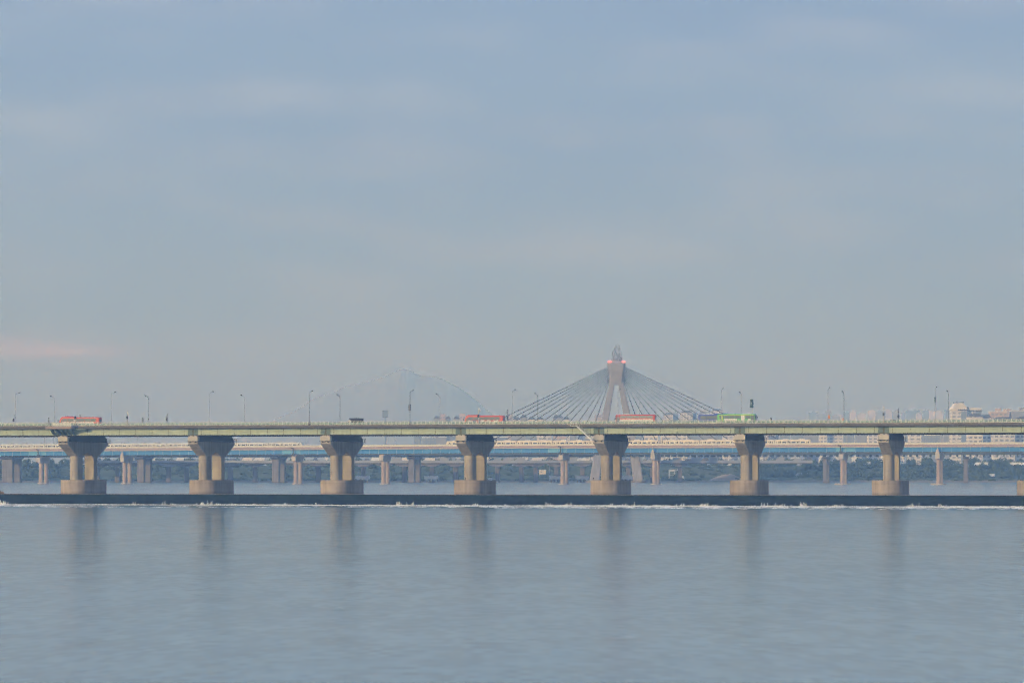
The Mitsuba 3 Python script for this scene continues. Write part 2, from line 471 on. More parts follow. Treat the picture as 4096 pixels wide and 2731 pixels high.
# ------------------------------------------------------------------ road bridge
bridge = thing('road_bridge', 'long pale green girder road bridge on twin column concrete piers above the weir', 'bridge')
Z_ROAD, U0, U1 = 22.55, -255.0, 225.0
part(bridge, 'deck', MB().box(U0, U1, -0.6, 33.9, 22.15, Z_ROAD), 'mat_asphalt', ROAD)
fas = MB()
for a in np.arange(U0, U1, 10.0):
    fas.box(a, a + 9.97, -1.5, -0.62, 22.22 + 0.02 * rng.random(), 22.92)
    fas.box(a, a + 9.97, 33.95, 34.8, 22.25, 22.92)
part(bridge, 'kerb_fascia', fas, 'mat_fascia', ROAD)
sh = MB().box(U0, U1, -1.1, 0.22, 22.02, 22.2)
part(bridge, 'deck_haunch', sh, 'mat_fascia', ROAD)
gird = part(bridge, 'girder', MB().box(U0, U1, 0.30, 0.5, 20.22, 22.02).box(U0, U1, 0.12, 0.95, 20.10, 20.21), 'mat_girder_joint', ROAD)
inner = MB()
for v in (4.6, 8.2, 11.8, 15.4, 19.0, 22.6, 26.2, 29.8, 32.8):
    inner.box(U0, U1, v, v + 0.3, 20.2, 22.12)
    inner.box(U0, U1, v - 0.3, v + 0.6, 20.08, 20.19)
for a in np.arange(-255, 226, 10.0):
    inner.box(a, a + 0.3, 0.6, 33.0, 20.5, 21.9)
part(bridge, 'inner_girder', inner, 'mat_dark_steel_and_shade', ROAD)
P0 = -135.0
PIERS = [P0 + 40 * i for i in range(-2, 9)]
for a in np.arange(P0 - 80 - 17.5, 195, 5.0):
    d = (a - P0) % 40
    joint = d < 4.0 or d > 36.5
    x0, x1 = a + 0.07, a + 4.93
    d0 = (a - P0 + 20) % 40 - 20                               # distance from the nearest pier line
    if d0 < 1.4 < d0 + 5 and d0 < 0 < d0 + 5:                    # the panel over a pier is split by the joint in the girder
        part(gird, 'panel', MB().box(x0, a - d0 - 1.5, 0.22, 0.298, 20.24, 22.0), 'mat_girder', ROAD)
        part(gird, 'panel', MB().box(a - d0 + 1.5, x1, 0.22, 0.298, 20.24, 22.0), 'mat_girder', ROAD)
    else:
        part(gird, 'panel', MB().box(x0, x1, 0.22, 0.298, 20.24, 22.0), 'mat_girder', ROAD)
for n, p in enumerate(PIERS):
    st = MB()
    for q in (-1.45, -0.75, 0.55, 1.35):
        st.box(p + q, p + q + 0.16, 0.02, 0.299, 20.23, 22.0)
    st.box(p - 1.3, p - 0.25, 0.16, 0.299, 20.23, 22.0)
    st.box(p + 0.3, p + 1.4, 0.16, 0.299, 20.23, 22.0)
    part(gird, 'bearing_stiffener', st, 'mat_girder_teal', ROAD)
# balustrade: cream posts before green infill, a thin handrail, and an outer pipe rail
inf, post, rail = MB(), MB(), MB()
a = U0
while a < U1:
    inf.box(a + 0.25, a + 1.05, -0.98, -0.94, 23.08, 23.62)
    post.cham(a - 0.13, a + 0.13, -1.10, -0.84, 22.92, 23.86, 0.04)
    inf.box(a + 1.45, a + 2.35, -0.98, -0.94, 23.08, 23.62)
    post.cham(a + 1.12, a + 1.38, -1.10, -0.84, 22.92, 23.86, 0.04)
    rail.box(a + 2.1, a + 2.18, -1.42, -1.34, 22.92, 23.5)
    a += 2.5
rail.box(U0, U1, -1.46, -1.36, 23.42, 23.50).box(U0, U1, -1.46, -1.36, 23.12, 23.18)
part(bridge, 'balustrade_infill', inf, 'mat_rail_green', ROAD, kind='stuff')
part(bridge, 'baluster', post, 'mat_rail_cream', ROAD, kind='stuff')
part(bridge, 'handrail', MB().box(U0, U1, -1.04, -0.88, 23.88, 23.98).box(U0, U1, -1.02, -0.92, 23.64, 23.70), 'mat_rail_grey', ROAD)
part(bridge, 'outer_rail', rail, 'mat_rail_cream', ROAD, kind='stuff')
far_rail = MB().box(U0, U1, 34.2, 34.35, 23.75, 23.85)
for a in np.arange(U0, U1, 2.5):
    far_rail.box(a, a + 0.2, 34.2, 34.35, 22.92, 23.75)
part(bridge, 'far_railing', far_rail, 'mat_rail_cream', ROAD, kind='stuff')
med = MB().box(U0, U1, 16.4, 16.9, Z_ROAD + 0.004, 23.3)
part(bridge, 'median_barrier', med, 'mat_concrete_pale', ROAD)


def stadium(hu, hv, n=14):
    r = hu
    out = []
    for t in np.linspace(math.pi, 2 * math.pi, n):
        out.append((r * math.cos(t), -(hv - r) + r * math.sin(t)))
    for t in np.linspace(0, math.pi, n):
        out.append((r * math.cos(t), (hv - r) + r * math.sin(t)))
    return out


def nosed(hu, v_nose, v_flat, n=12):
    """column outline: half round towards v_nose, flat at v_flat"""
    sgn = -1 if v_nose < v_flat else 1
    pts = [(hu * math.cos(t), v_nose - sgn * hu + sgn * hu * math.sin(t)) for t in np.linspace(0, math.pi, n)]
    return pts + [(-hu, v_flat), (hu, v_flat)]


for n, p in enumerate(PIERS):
    pier = bridge + '__' + num(bridge + '__pier').split('__')[1]
    ft = [[(a - 0.45, b + 18.0, z) for a, b in stadium(4.3 - i, 11.05 - i)] for z, i in ((2.0, 0.0), (7.12, 0.0), (7.24, 0.12))]
    sh = lambda rs: [[(p + q[0], q[1], q[2]) for q in r] for r in rs]
    part(pier, 'footing', MB().rings(sh(ft)), 'mat_footing', ROAD, smooth=35)
    c1, c2 = nosed(1.42, 8.1, 12.3), nosed(1.42, 25.4, 21.2)
    part(pier, 'column', MB().rings(sh([[(a, b, z) for a, b in c1] for z in (7.2, 14.25)])), 'mat_concrete', ROAD, smooth=35)
    part(pier, 'column', MB().rings(sh([[(a, b, z) for a, b in c2] for z in (7.2, 14.25)])), 'mat_concrete', ROAD, smooth=35)
    outline = [(0.25, 18.35), (0.25, 17.6), (7.9, 14.25), (12.4, 14.25), (13.3, 14.6), (15.9, 15.35), (17.6, 15.35), (20.2, 14.6), (21.1, 14.25), (25.6, 14.25), (33.2, 17.6), (33.2, 18.35)]
    part(pier, 'cap', MB().slab(outline, p - 1.48, p + 1.48, 'vz'), 'mat_concrete', ROAD)
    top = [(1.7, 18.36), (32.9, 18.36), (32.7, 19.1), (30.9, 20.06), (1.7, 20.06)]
    part(pier, 'bearing_beam', MB().slab(top, p - 1.38, p + 1.38, 'vz'), 'mat_dark_steel_and_shade', ROAD)  # near-black colour stands in for the shade under the deck
    e = MB().cham(p - 1.5, p + 1.5, 0.0, 1.65, 18.44, 19.86, 0.08)
    e.box(p - 0.9, p - 0.2, 0.3, 1.4, 19.86, 20.08).box(p + 0.3, p + 0.95, 0.3, 1.4, 19.86, 20.08)
    part(pier, 'end_block', e, 'mat_concrete_pale', ROAD)
    br = MB().box(p - 1.75, p + 1.75, -0.35, 0.2, 18.3, 18.42)
    for q in (-1.1, 0.55):
        br.slab([(p + q, 18.3), (p + q + 0.5, 18.3), (p + q + 0.25, 17.95)], -0.25, 0.2, 'uz')
    part(pier, 'ledge_bracket', br, 'mat_dark_steel_and_shade', ROAD)
    pl = MB().box(p - 1.7, p + 1.7, 33.25, 35.0, 18.2, 18.3)
    for q in (-1.6, -0.8, 0.0, 0.8, 1.6):
        pl.box(p + q - 0.03, p + q + 0.03, 34.9, 34.96, 18.3, 19.4)
    for v in (33.5, 34.2):
        pl.box(p - 1.63, p - 1.57, v, v + 0.06, 18.3, 19.4).box(p + 1.57, p + 1.63, v, v + 0.06, 18.3, 19.4)
    for z in (18.85, 19.36):
        pl.box(p - 1.63, p + 1.63, 34.9, 34.96, z, z + 0.06).box(p - 1.63, p - 1.57, 33.3, 34.9, z, z + 0.06).box(p + 1.57, p + 1.63, 33.3, 34.9, z, z + 0.06)
    part(pier, 'inspection_platform', pl, 'mat_dark_steel_and_shade', ROAD)

# access stair down to the cap of one pier
a, b = ROAD.u_at(2306, -1.5), ROAD.u_at(2366, -1.5)
stair = MB()
for v in (-2.15, -1.55):
    stair.slab([(a, 22.35), (a + 0.35, 22.35), (b + 0.35, 18.35), (b, 18.35)], v, v + 0.08, 'uz')
for i in range(15):
    t = (i + 0.5) / 15
    stair.box(a + t * (b - a), a + t * (b - a) + 0.24, -2.06, -1.56, 22.35 - 4 * t - 0.05, 22.35 - 4 * t)
rails = MB()
for v in (-2.2, -1.52):
    for t in np.linspace(0, 1, 7):
        rails.box(a + t * (b - a) + 0.2, a + t * (b - a) + 0.27, v, v + 0.06, 22.3 - 4 * t, 23.35 - 4 * t)
    for h in (0.5, 1.0):
        rails.slab([(a + 0.2, 22.3 + h), (a + 0.2, 22.36 + h), (b + 0.2, 18.36 + h), (b + 0.2, 18.3 + h)], v, v + 0.05, 'uz')
stp = part(bridge, 'access_stair', stair, 'mat_white', ROAD, label='white steel stair from the deck down to a pier cap')
part(stp, 'handrail', rails, 'mat_rail_grey', ROAD)
land = MB().box(a - 1.6, a + 0.1, -2.3, -1.5, 22.3, 22.42)
for q in (-1.55, -0.8, 0.0):
    land.box(a + q, a + q + 0.07, -2.3, -2.24, 22.42, 23.7)
land.box(a - 1.6, a + 0.1, -2.3, -2.24, 23.1, 23.18).box(a - 1.6, a + 0.1, -2.3, -2.24, 23.64, 23.72)
part(stp, 'landing', land, 'mat_white', ROAD)
# look-out balcony on brackets at the left pier
a, b = ROAD.u_at(182, -4.0), ROAD.u_at(286, -4.0)
bal = part(bridge, 'balcony', MB().box(a, b, -4.2, -1.52, 22.05, 22.75), 'mat_rail_fascia', ROAD, label='concrete balcony jutting out over a pier')
br = MB()
for q in np.linspace(a + 1.2, b - 0.8, 5):
    br.slab([(-4.0, 22.05), (-1.5, 22.05), (-0.1, 20.6), (-0.1, 20.3), (-0.5, 20.3)], q - 0.2, q + 0.2, 'vz')
br.box(a + 0.9, b + 3.6, -2.4, 0.1, 21.75, 22.04)
part(bal, 'bracket', br, 'mat_girder_teal', ROAD)
rl = MB().box(a, b, -4.2, -4.12, 23.75, 23.85).box(a, b, -4.2, -4.12, 23.25, 23.32)
for q in np.arange(a, b + 0.01, 1.06):
    rl.box(q, q + 0.12, -4.2, -4.08, 22.75, 23.8)
rl.box(a, a + 0.08, -4.1, -1.5, 23.7, 23.8).box(b - 0.08, b, -4.1, -1.5, 23.7, 23.8)
part(bal, 'railing', rl, 'mat_rail_grey', ROAD)
part(bal, 'infill', MB().box(a + 2.2, b - 0.1, -4.06, -4.02, 22.85, 23.7), 'mat_rail_cream', ROAD)

# ------------------------------------------------------------------ street lamps, cameras and signs on the road bridge


def lamp(u, v, side, m, label, reach=2.6, height=9.7):
    """pole with a bent arm and a flat lamp head; side = +1: arm over the road away from the camera"""
    k = thing('street_lamp', label, 'street lamp', 'street lamps along the road bridge')
    z0 = 22.92 if v < 0 or v > 33.9 else Z_ROAD
    zt = z0 + height - 0.75
    part(k, 'pole', MB().tube([(u, v, z0), (u, v, z0 + 1.2), (u, v, zt)], [0.10, 0.075, 0.05], 8).cham(u - 0.2, u + 0.2, v - 0.2, v + 0.2, z0, z0 + 0.5), m, ROAD, smooth=40)
    arm = [(u, v, zt), (u, v + side * 0.25, zt + 0.35), (u, v + side * reach * 0.55, zt + 0.62), (u, v + side * reach, zt + 0.8)]
    part(k, 'arm', MB().tube(arm, [0.075, 0.07, 0.06, 0.055], 6), m, ROAD, smooth=40)
    r = v + side * reach
    hd = MB().rings([[(u - 0.16, r, zt + 0.70), (u + 0.16, r, zt + 0.70), (u + 0.12, r, zt + 0.93), (u - 0.12, r, zt + 0.93)],
                     [(u - 0.22, r + side * 0.45, zt + 0.76), (u + 0.22, r + side * 0.45, zt + 0.76), (u + 0.18, r + side * 0.45, zt + 1.0), (u - 0.18, r + side * 0.45, zt + 1.0)],
                     [(u - 0.12, r + side * 0.95, zt + 0.86), (u + 0.12, r + side * 0.95, zt + 0.86), (u + 0.08, r + side * 0.95, zt + 1.0), (u - 0.08, r + side * 0.95, zt + 1.0)]])
    part(k, 'lamp_head', hd, 'mat_pole_dark', ROAD)
    return k


near_cols = [62, 446, 839, 1237, 1640, 2050, 2472, 2885, 3312, 3741]
far_cols = [218, 595, 978, 1360, 1757, 2150, 2558, 2966, 3376, 3794]
for i, c in enumerate(near_cols):
    lamp(ROAD.u_at(c, -1.3), -1.3, 1, 'mat_pole' if i not in (3, 4) else 'mat_pole_dark', f'slim street lamp on the near railing, {ORD[i]} of ten from the left')
for i, c in enumerate(far_cols):
    lamp(ROAD.u_at(c, 33.6), 33.6, -1, 'mat_pole_dark' if c in (595, 1360, 2150, 3376, 3794) else 'mat_pole', f'slim street lamp on the far railing, {ORD[i]} of ten from the left')


def board(u, v, z0, z1, w, label, m, name='traffic_sign', pole=True, d=0.35, pm='mat_pole'):
    k = thing(name, label, 'road sign')
    b = MB().cham(u - w / 2, u + w / 2, v - d / 2, v + d / 2, z0, z1, 0.05)
    part(k, 'board', b, m, ROAD)
    part(k, 'bracket', MB().box(u - 0.05, u + 0.05, v - d / 2 - 0.08, v - d / 2 - 0.002, z0 + 0.1, z1 - 0.1).box(u - w / 2, u + w / 2, v + d / 2 + 0.004, v + d / 2 + 0.06, z0 + 0.4, z0 + 0.5), pm, ROAD)
    if pole:
        part(k, 'pole', MB().tube([(u + 0.1, v + 0.4, 22.9), (u + 0.1, v + 0.4, z1)], 0.09, 8), pm, ROAD, smooth=40)
    return k


u = ROAD.u_at(1638, -1.9)
board(u, -1.75, 27.0, 28.7, 0.55, 'narrow dark sign board on a near lamp pole left of the middle red bus', 'mat_navy', pole=False)
u = ROAD.u_at(3740, -1.9)
board(u, -1.75, 28.4, 30.0, 0.42, 'narrow dark sign board high on the lamp pole left of the white apartment tower', 'mat_sign_teal', pole=False)
u = ROAD.u_at(3007, 34.2)
k = board(u, 34.3, 28.0, 30.4, 0.85, 'dark teal double sign on a white pole above the front of the green bus', 'mat_sign_teal', pm='mat_white')
part(k, 'board', MB().cham(u - 0.5, u + 0.35, 33.95, 34.1, 27.95, 28.75, 0.05).cham(u - 0.1, u + 0.5, 33.95, 34.1, 29.6, 30.3, 0.05), 'mat_sign_teal', ROAD)
u = ROAD.u_at(3314, -1.9)
board(u + 0.1, -1.75, 24.2, 25.1, 0.5, 'small orange warning sign at the foot of a lamp on the near railing', 'mat_orange', pole=False)
u = ROAD.u_at(3374, 33.2)
board(u - 0.1, 33.2, 23.8, 24.8, 0.5, 'small orange and red warning sign at the foot of a lamp on the far railing', 'mat_orange', pole=False)
u = ROAD.u_at(184, -4.0)
board(u, -1.9, 23.2, 25.3, 0.28, 'thin dark upright board at the left end of the balcony', 'mat_pole_dark', pole=False)
u = ROAD.u_at(320, 34)
board(u, 34.0, 24.8, 26.8, 0.42, 'narrow grey sign rising behind the roof of the left red bus', 'mat_pole')
u = ROAD.u_at(570, 34)
board(u, 34.0, 24.0, 25.9, 0.34, 'small dark sign on the far railing left of the second far lamp', 'mat_pole_dark')
u = ROAD.u_at(3084, 34)
board(u, 34.0, 23.9, 25.1, 0.38, 'small dark sign on the far railing just right of the green bus', 'mat_pole_dark')


def cctv(u, v, top, m, label, wht=True, side=1):
    """traffic camera mast: pole, control box, two cameras on a short bracket"""
    k = thing('camera_mast', label, 'camera mast', 'traffic camera masts on the road bridge')
    part(k, 'pole', MB().tube([(u, v, 22.9), (u, v, top)], [0.15, 0.10], 8), m, ROAD, smooth=40)
    part(k, 'control_box', MB().cham(u - 0.24, u + 0.24, v - 0.5, v - 0.16, 24.9, 25.7, 0.04), 'mat_navy', ROAD)
    part(k, 'bracket', MB().box(u - 0.05, u + side * 0.62 if side > 0 else u + 0.05, v - 0.05, v + 0.05, top - 0.95, top - 0.86) if side > 0 else
         MB().box(u - 0.62, u + 0.05, v - 0.05, v + 0.05, top - 0.95, top - 0.86), m, ROAD)
    s = trimesh.creation.icosphere(subdivisions=2, radius=0.2)
    for dx, dz in ((0.5, -1.12), (0.18, -0.55)):
        c = MB().add(np.array(s.vertices) * [1, 1, 0.9] + [u + side * dx, v - 0.1, top + dz], s.faces).box(u + side * dx - 0.07, u + side * dx + 0.07, v - 0.2, v, top + dz + 0.14, top + dz + 0.26)
        part(k, 'camera', c, 'mat_white' if wht else 'mat_pole', ROAD, smooth=40)
    return k


cctv(ROAD.u_at(510, -1.4), -1.4, 27.2, 'mat_concrete_pale', 'pale camera mast on the near railing right of the left red bus')
cctv(ROAD.u_at(669, 34), 34.0, 27.0, 'mat_pole_dark', 'dark camera mast with white cameras on the far railing, left of the second pier', side=-1)
cctv(ROAD.u_at(1915, -1.4), -1.4, 27.9, 'mat_concrete_pale', 'pale camera mast standing in front of the middle red bus')
cctv(ROAD.u_at(2031, 34), 34.0, 27.8, 'mat_pole_dark', 'dark camera mast just right of the middle red bus', False, -1)
cctv(ROAD.u_at(3535, -1.4), -1.4, 27.6, 'mat_concrete_pale', 'pale camera mast on the near railing above the seventh pier')
cctv(ROAD.u_at(3594, 34), 34.0, 27.6, 'mat_pole_dark', 'dark camera mast on the far railing right of the seventh pier', False, -1)
cctv(ROAD.u_at(56, 34), 34.0, 27.2, 'mat_pole', 'grey camera mast at the far left end of the road bridge', False)
cctv(ROAD.u_at(303, -1.4), -1.4, 25.6, 'mat_concrete_pale', 'short pale camera mast in front of the left red bus', True, -1)

# ------------------------------------------------------------------ vehicles on the road bridge


def section(x, w, z0, z1, c):
    """rounded cross-section at station x"""
    h = w / 2
    return [(x, -h, z0), (x, h, z0), (x, h, z1 - c), (x, h - 0.35 * c, z1 - 0.35 * c), (x, h - c, z1), (x, -h + c, z1), (x, -h + 0.35 * c, z1 - 0.35 * c), (x, -h, z1 - c)]


def placed(mb, u, v, d):
    """local x runs from the front backwards; d = -1 drives to the left, +1 to the right"""
    p, f = np.vstack(mb.v), np.vstack(mb.f)
    q = np.stack([u - d * p[:, 0], v - d * p[:, 1], p[:, 2] + Z_ROAD + 0.006], 1)
    return ROAD.w(q), f


def wheel_set(k, u, v, d, stations, w, r):
    for x in stations:
        for s in (-1, 1):
            y = s * (w / 2 - 0.14)
            wh = part(k, 'wheel', placed(MB().tube([(x, y - 0.13, r), (x, y + 0.13, r)], r, 14), u, v, d), 'mat_tyre', smooth=40)
            part(wh, 'hub', placed(MB().tube([(x, y + s * 0.125, r), (x, y + s * 0.15, r)], r * 0.5, 10), u, v, d), 'mat_pole', smooth=40)


def bus(name, label, u, v, d, L, body, skirt, roof=None, coach=True, unit=None, H=3.5, wins=6, group='buses on the road bridge', zw=None, glass='mat_bus_glass'):
    k = thing(name, label, 'bus', group)
    w = 2.48
    if coach:
        up = [section(0.0, w - 0.5, 1.0, 1.35, 0.1), section(0.10, w - 0.2, 1.0, 2.0, 0.18), section(0.55, w, 1.0, H - 0.28, 0.25), section(1.1, w, 1.0, H, 0.28), section(L * 0.3, w, 1.0, H + 0.02, 0.28),
              section(L * 0.36, w, 1.0, H - 0.14, 0.28), section(L - 0.35, w, 1.0, H - 0.16, 0.26), section(L, w - 0.2, 1.0, H - 0.3, 0.2)]
    else:
        up = [section(0.0, w - 0.3, 0.9, H - 0.25, 0.2), section(0.16, w, 0.9, H - 0.05, 0.22), section(L * 0.5, w, 0.9, H, 0.22), section(L - 0.2, w, 0.9, H - 0.03, 0.22), section(L, w - 0.25, 0.9, H - 0.2, 0.2)]
    part(k, 'body', placed(MB().rings(up), u, v, d), body, smooth=35)
    z1 = 1.0 if coach else 0.9
    part(k, 'skirt', placed(MB().rings([section(0.05, w - 0.3, 0.35, z1 - 0.003, 0.03), section(0.3, w + 0.01, 0.32, z1 - 0.003, 0.03), section(L - 0.2, w + 0.01, 0.32, z1 - 0.003, 0.03), section(L - 0.02, w - 0.2, 0.4, z1 - 0.003, 0.03)]), u, v, d), skirt)
    zw0, zw1 = zw or (1.98, 2.88)
    span = (1.15, L - 1.0) if coach else (1.3, L - 0.6)
    step = (span[1] - span[0]) / wins
    for i in range(wins):
        x0, x1 = span[0] + i * step + 0.05, span[0] + (i + 1) * step - 0.05
        for s in (-1, 1):
            y0, y1 = sorted((s * (w / 2 - 0.02), s * (w / 2 + 0.012)))
            part(k, 'window', placed(MB().box(x0, x1, y0, y1, zw0, zw1), u, v, d), glass)
    if coach:
        part(k, 'windscreen', placed(MB().rings([[(0.02, -0.85, 1.3), (0.02, 0.85, 1.3), (0.06, 0.98, 1.95), (0.06, -0.98, 1.95)], [(0.46, -0.95, 1.32), (0.46, 0.95, 1.32), (0.50, 1.0, 2.84), (0.50, -1.0, 2.84)]]), u, v, d), 'mat_bus_glass')
        for s in (-1, 1):
            y0, y1 = sorted((s * (w / 2 - 0.02), s * (w / 2 + 0.012)))
            part(k, 'window', placed(MB().slab([(0.6, 1.3), (1.12, 1.3), (1.12, 2.6), (0.72, 2.45)], y0, y1, 'uz'), u, v, d), 'mat_bus_glass')
    else:
        part(k, 'windscreen', placed(MB().box(-0.03, 0.1, -1.05, 1.05, 1.2, 2.75), u, v, d), 'mat_bus_glass')
        for s in (-1, 1):
            y0, y1 = sorted((s * (w / 2 - 0.02), s * (w / 2 + 0.012)))
            part(k, 'door', placed(MB().box(0.25, 1.2, y0, y1, 0.5, 2.68), u, v, d), 'mat_bus_glass')
    part(k, 'rear_window', placed(MB().box(L - 0.1, L + 0.02, -0.9, 0.9, 1.75, 2.6), u, v, d), 'mat_glass_blue')
    for s in (-1, 1):
        part(k, 'mirror', placed(MB().cham(-0.25, -0.05, s * 1.3 - 0.1, s * 1.3 + 0.1, 1.9, 2.4, 0.04).box(-0.1, 0.3, s * 1.25 - 0.03, s * 1.25 + 0.03, 2.42, 2.48), u, v, d), 'mat_navy')
        part(k, 'tail_lamp', placed(MB().box(L - 0.08, L + 0.025, s * 0.95 - 0.12, s * 0.95 + 0.12, 1.0, 1.5), u, v, d), 'mat_bus_red')
    if unit:
        for x0, x1, h, mm in unit:
            part(k, 'roof_unit', placed(MB().cham(x0, x1, -0.9, 0.9, H - 0.2, H + h, 0.1), u, v, d), mm)
    wheel_set(k, u, v, d, (2.6, L - 3.1), w, 0.5)
    return k


def stripe(k, u, v, d, x0, x1, z0, z1, m, w=2.48, name='side_panel', o=0.016):
    for s in (-1, 1):
        y0, y1 = sorted((s * (w / 2 - 0.02), s * (w / 2 + o)))
        part(k, name, placed(MB().box(x0, x1, y0, y1, z0, z1), u, v, d), m)


VB = 24.0
u = ROAD.u_at(241, VB)
k = bus('bus', 'red and white bus at the left end of the road bridge, above the leftmost pier', u, VB, -1, ROAD.u_at(402, VB) - u, 'mat_bus_red', 'mat_bus_white', unit=[(1.6, 3.9, 0.12, 'mat_bus_red')])
part(k, 'roof_unit', placed(MB().cham(0.35, 1.35, -1.0, 1.0, 2.75, 3.02, 0.1), u, VB, -1), 'mat_bus_white')
stripe(k, u, VB, -1, 1.2, 11.0, 1.02, 1.93, 'mat_bus_white')
u = ROAD.u_at(1861, VB)
k = bus('bus', 'red bus with white panels in mid bridge, left of the cable tower', u, VB, -1, ROAD.u_at(2016, VB) - u, 'mat_bus_red', 'mat_bus_white')
for x0, x1, mm in ((1.2, 2.2, 'mat_bus_white'), (2.5, 3.5, 'mat_bus_blue'), (4.2, 4.8, 'mat_bus_blue'), (4.9, 6.0, 'mat_bus_white'), (6.7, 8.0, 'mat_bus_white'), (8.8, 10.2, 'mat_bus_white')):
    stripe(k, u, VB, -1, x0, x1, 1.02, 1.93, mm)
u = ROAD.u_at(2466, VB)
k = bus('bus', 'red and pale pink bus passing right below the cable tower', u, VB, -1, ROAD.u_at(2623, VB) - u, 'mat_bus_red', 'mat_bus_white', coach=False, unit=[(1.7, 4.7, 0.16, 'mat_bus_white')], H=3.4, wins=5, zw=(2.32, 3.08), glass='mat_bus_pale_glass')
stripe(k, u, VB, -1, 1.25, 11.0, 0.92, 2.08, 'mat_bus_white')
V1 = 7.6
u = ROAD.u_at(2950, V1)
k = bus('bus', 'blue bus half hidden behind the green bus on the right', u, V1, 1, u - ROAD.u_at(2796, V1), 'mat_bus_blue', 'mat_bus_white', coach=False, H=3.1, wins=5, zw=(1.78, 2.66),
        unit=[(3.0, 6.2, 0.26, 'mat_bus_blue'), (6.6, 9.6, 0.13, 'mat_bus_white')])
V2 = 3.4
u = ROAD.u_at(3024, V2)
k = bus('bus', 'green bus with white advertising panels, nearest the railing on the right', u, V2, 1, u - ROAD.u_at(2872, V2), 'mat_bus_green', 'mat_bus_white', coach=False, H=3.1, wins=6, zw=(1.78, 2.66),
        unit=[(0.9, 3.6, 0.14, 'mat_bus_white')])
stripe(k, u, V2, 1, 0.4, 10.3, 2.70, 2.9, 'mat_bus_lime')
for x0, x1, z0, z1 in ((5.2, 8.7, 0.92, 1.75), (3.0, 4.0, 0.92, 2.6), (1.3, 2.0, 0.92, 1.75)):
    stripe(k, u, V2, 1, x0, x1, z0, z1, 'mat_bus_white', o=0.02)
stripe(k, u, V2, 1, 9.1, 9.6, 0.92, 2.6, 'mat_bus_lime', o=0.02)

# small lorry
VT, d = 27.0, -1
u = ROAD.u_at(1387, VT)
Lt = ROAD.u_at(1451, VT) - u
k = thing('truck', 'small white lorry with a dark covered load bed, above the third pier', 'truck')
part(k, 'cab', placed(MB().rings([section(0, 1.5, 0.5, 1.15, 0.1), section(0.25, 1.66, 0.45, 1.4, 0.1), section(0.75, 1.66, 0.45, 2.2, 0.15), section(1.45, 1.66, 0.45, 2.22, 0.15)]), u, VT, d), 'mat_white', smooth=35)
part(k, 'windscreen', placed(MB().rings([[(0.22, -0.7, 1.3), (0.22, 0.7, 1.3), (0.68, 0.66, 1.95), (0.68, -0.66, 1.95)], [(0.32, -0.7, 1.3), (0.32, 0.7, 1.3), (0.78, 0.66, 1.93), (0.78, -0.66, 1.93)]]), u, VT, d), 'mat_glass_dark')
for s in (-1, 1):
    y0, y1 = sorted((s * 0.81, s * 0.845))
    part(k, 'window', placed(MB().slab([(0.5, 1.3), (1.25, 1.3), (1.25, 1.85), (0.8, 1.85)], y0, y1, 'uz'), u, VT, d), 'mat_glass_dark')
part(k, 'load_cover', placed(MB().rings([section(1.5, 1.7, 0.9, 2.72, 0.18), section(2.6, 1.74, 0.9, 2.80, 0.2), section(Lt, 1.7, 0.9, 2.70, 0.18)]), u, VT, d), 'mat_navy', smooth=30)
part(k, 'wind_deflector', placed(MB().cham(0.9, 1.45, -0.7, 0.7, 2.22, 2.75, 0.12), u, VT, d), 'mat_navy')
part(k, 'chassis', placed(MB().box(0.2, Lt - 0.1, -0.5, 0.5, 0.45, 0.7).box(1.5, Lt, -0.85, 0.85, 0.72, 0.9), u, VT, d), 'mat_pole_dark')
wheel_set(k, u, VT, d, (0.8, Lt - 1.0), 1.7, 0.32)


def car(u, v, d, m, label, z=None, F=None, h=1.45, parent_group='cars on the road bridge'):
    k = thing('car', label, 'car', parent_group)
    lo = [section(0, 1.5, 0.3, 0.65, 0.08), section(0.2, 1.75, 0.25, 0.78, 0.1), section(1.2, 1.8, 0.25, 0.92, 0.1), section(3.6, 1.8, 0.25, 0.98, 0.1), section(4.4, 1.6, 0.3, 0.9, 0.1)]
    hi = [section(0.95, 1.5, 0.8, 0.9, 0.03), section(1.75, 1.45, 0.8, h - 0.04, 0.14), section(2.6, 1.45, 0.8, h, 0.14), section(3.3, 1.42, 0.8, h - 0.1, 0.14), section(4.05, 1.4, 0.8, 0.95, 0.03)]
    part(k, 'body', placed(MB().rings(lo).rings([section(1.75, 1.46, h - 0.12, h - 0.03, 0.02), section(3.3, 1.43, h - 0.15, h - 0.08, 0.02)]), u, v, d), m, smooth=35)
    part(k, 'cabin_glass', placed(MB().rings(hi), u, v, d), 'mat_glass_dark', smooth=35)
    wheel_set(k, u, v, d, (0.85, 3.45), 1.8, 0.31)


car(ROAD.u_at(475, 21), 21, -1, 'mat_white', 'pale car whose roof just clears the railing left of the second pier')
car(ROAD.u_at(762, 21), 21, -1, 'mat_train_grey', 'grey car whose roof just clears the railing above the second pier')
car(ROAD.u_at(3160, 21), 21, -1, 'mat_white', 'pale car whose roof just clears the railing right of the green bus')
car(ROAD.u_at(3538, 28), 28, -1, 'mat_navy', 'dark blue car behind the camera masts on the right', h=1.75)

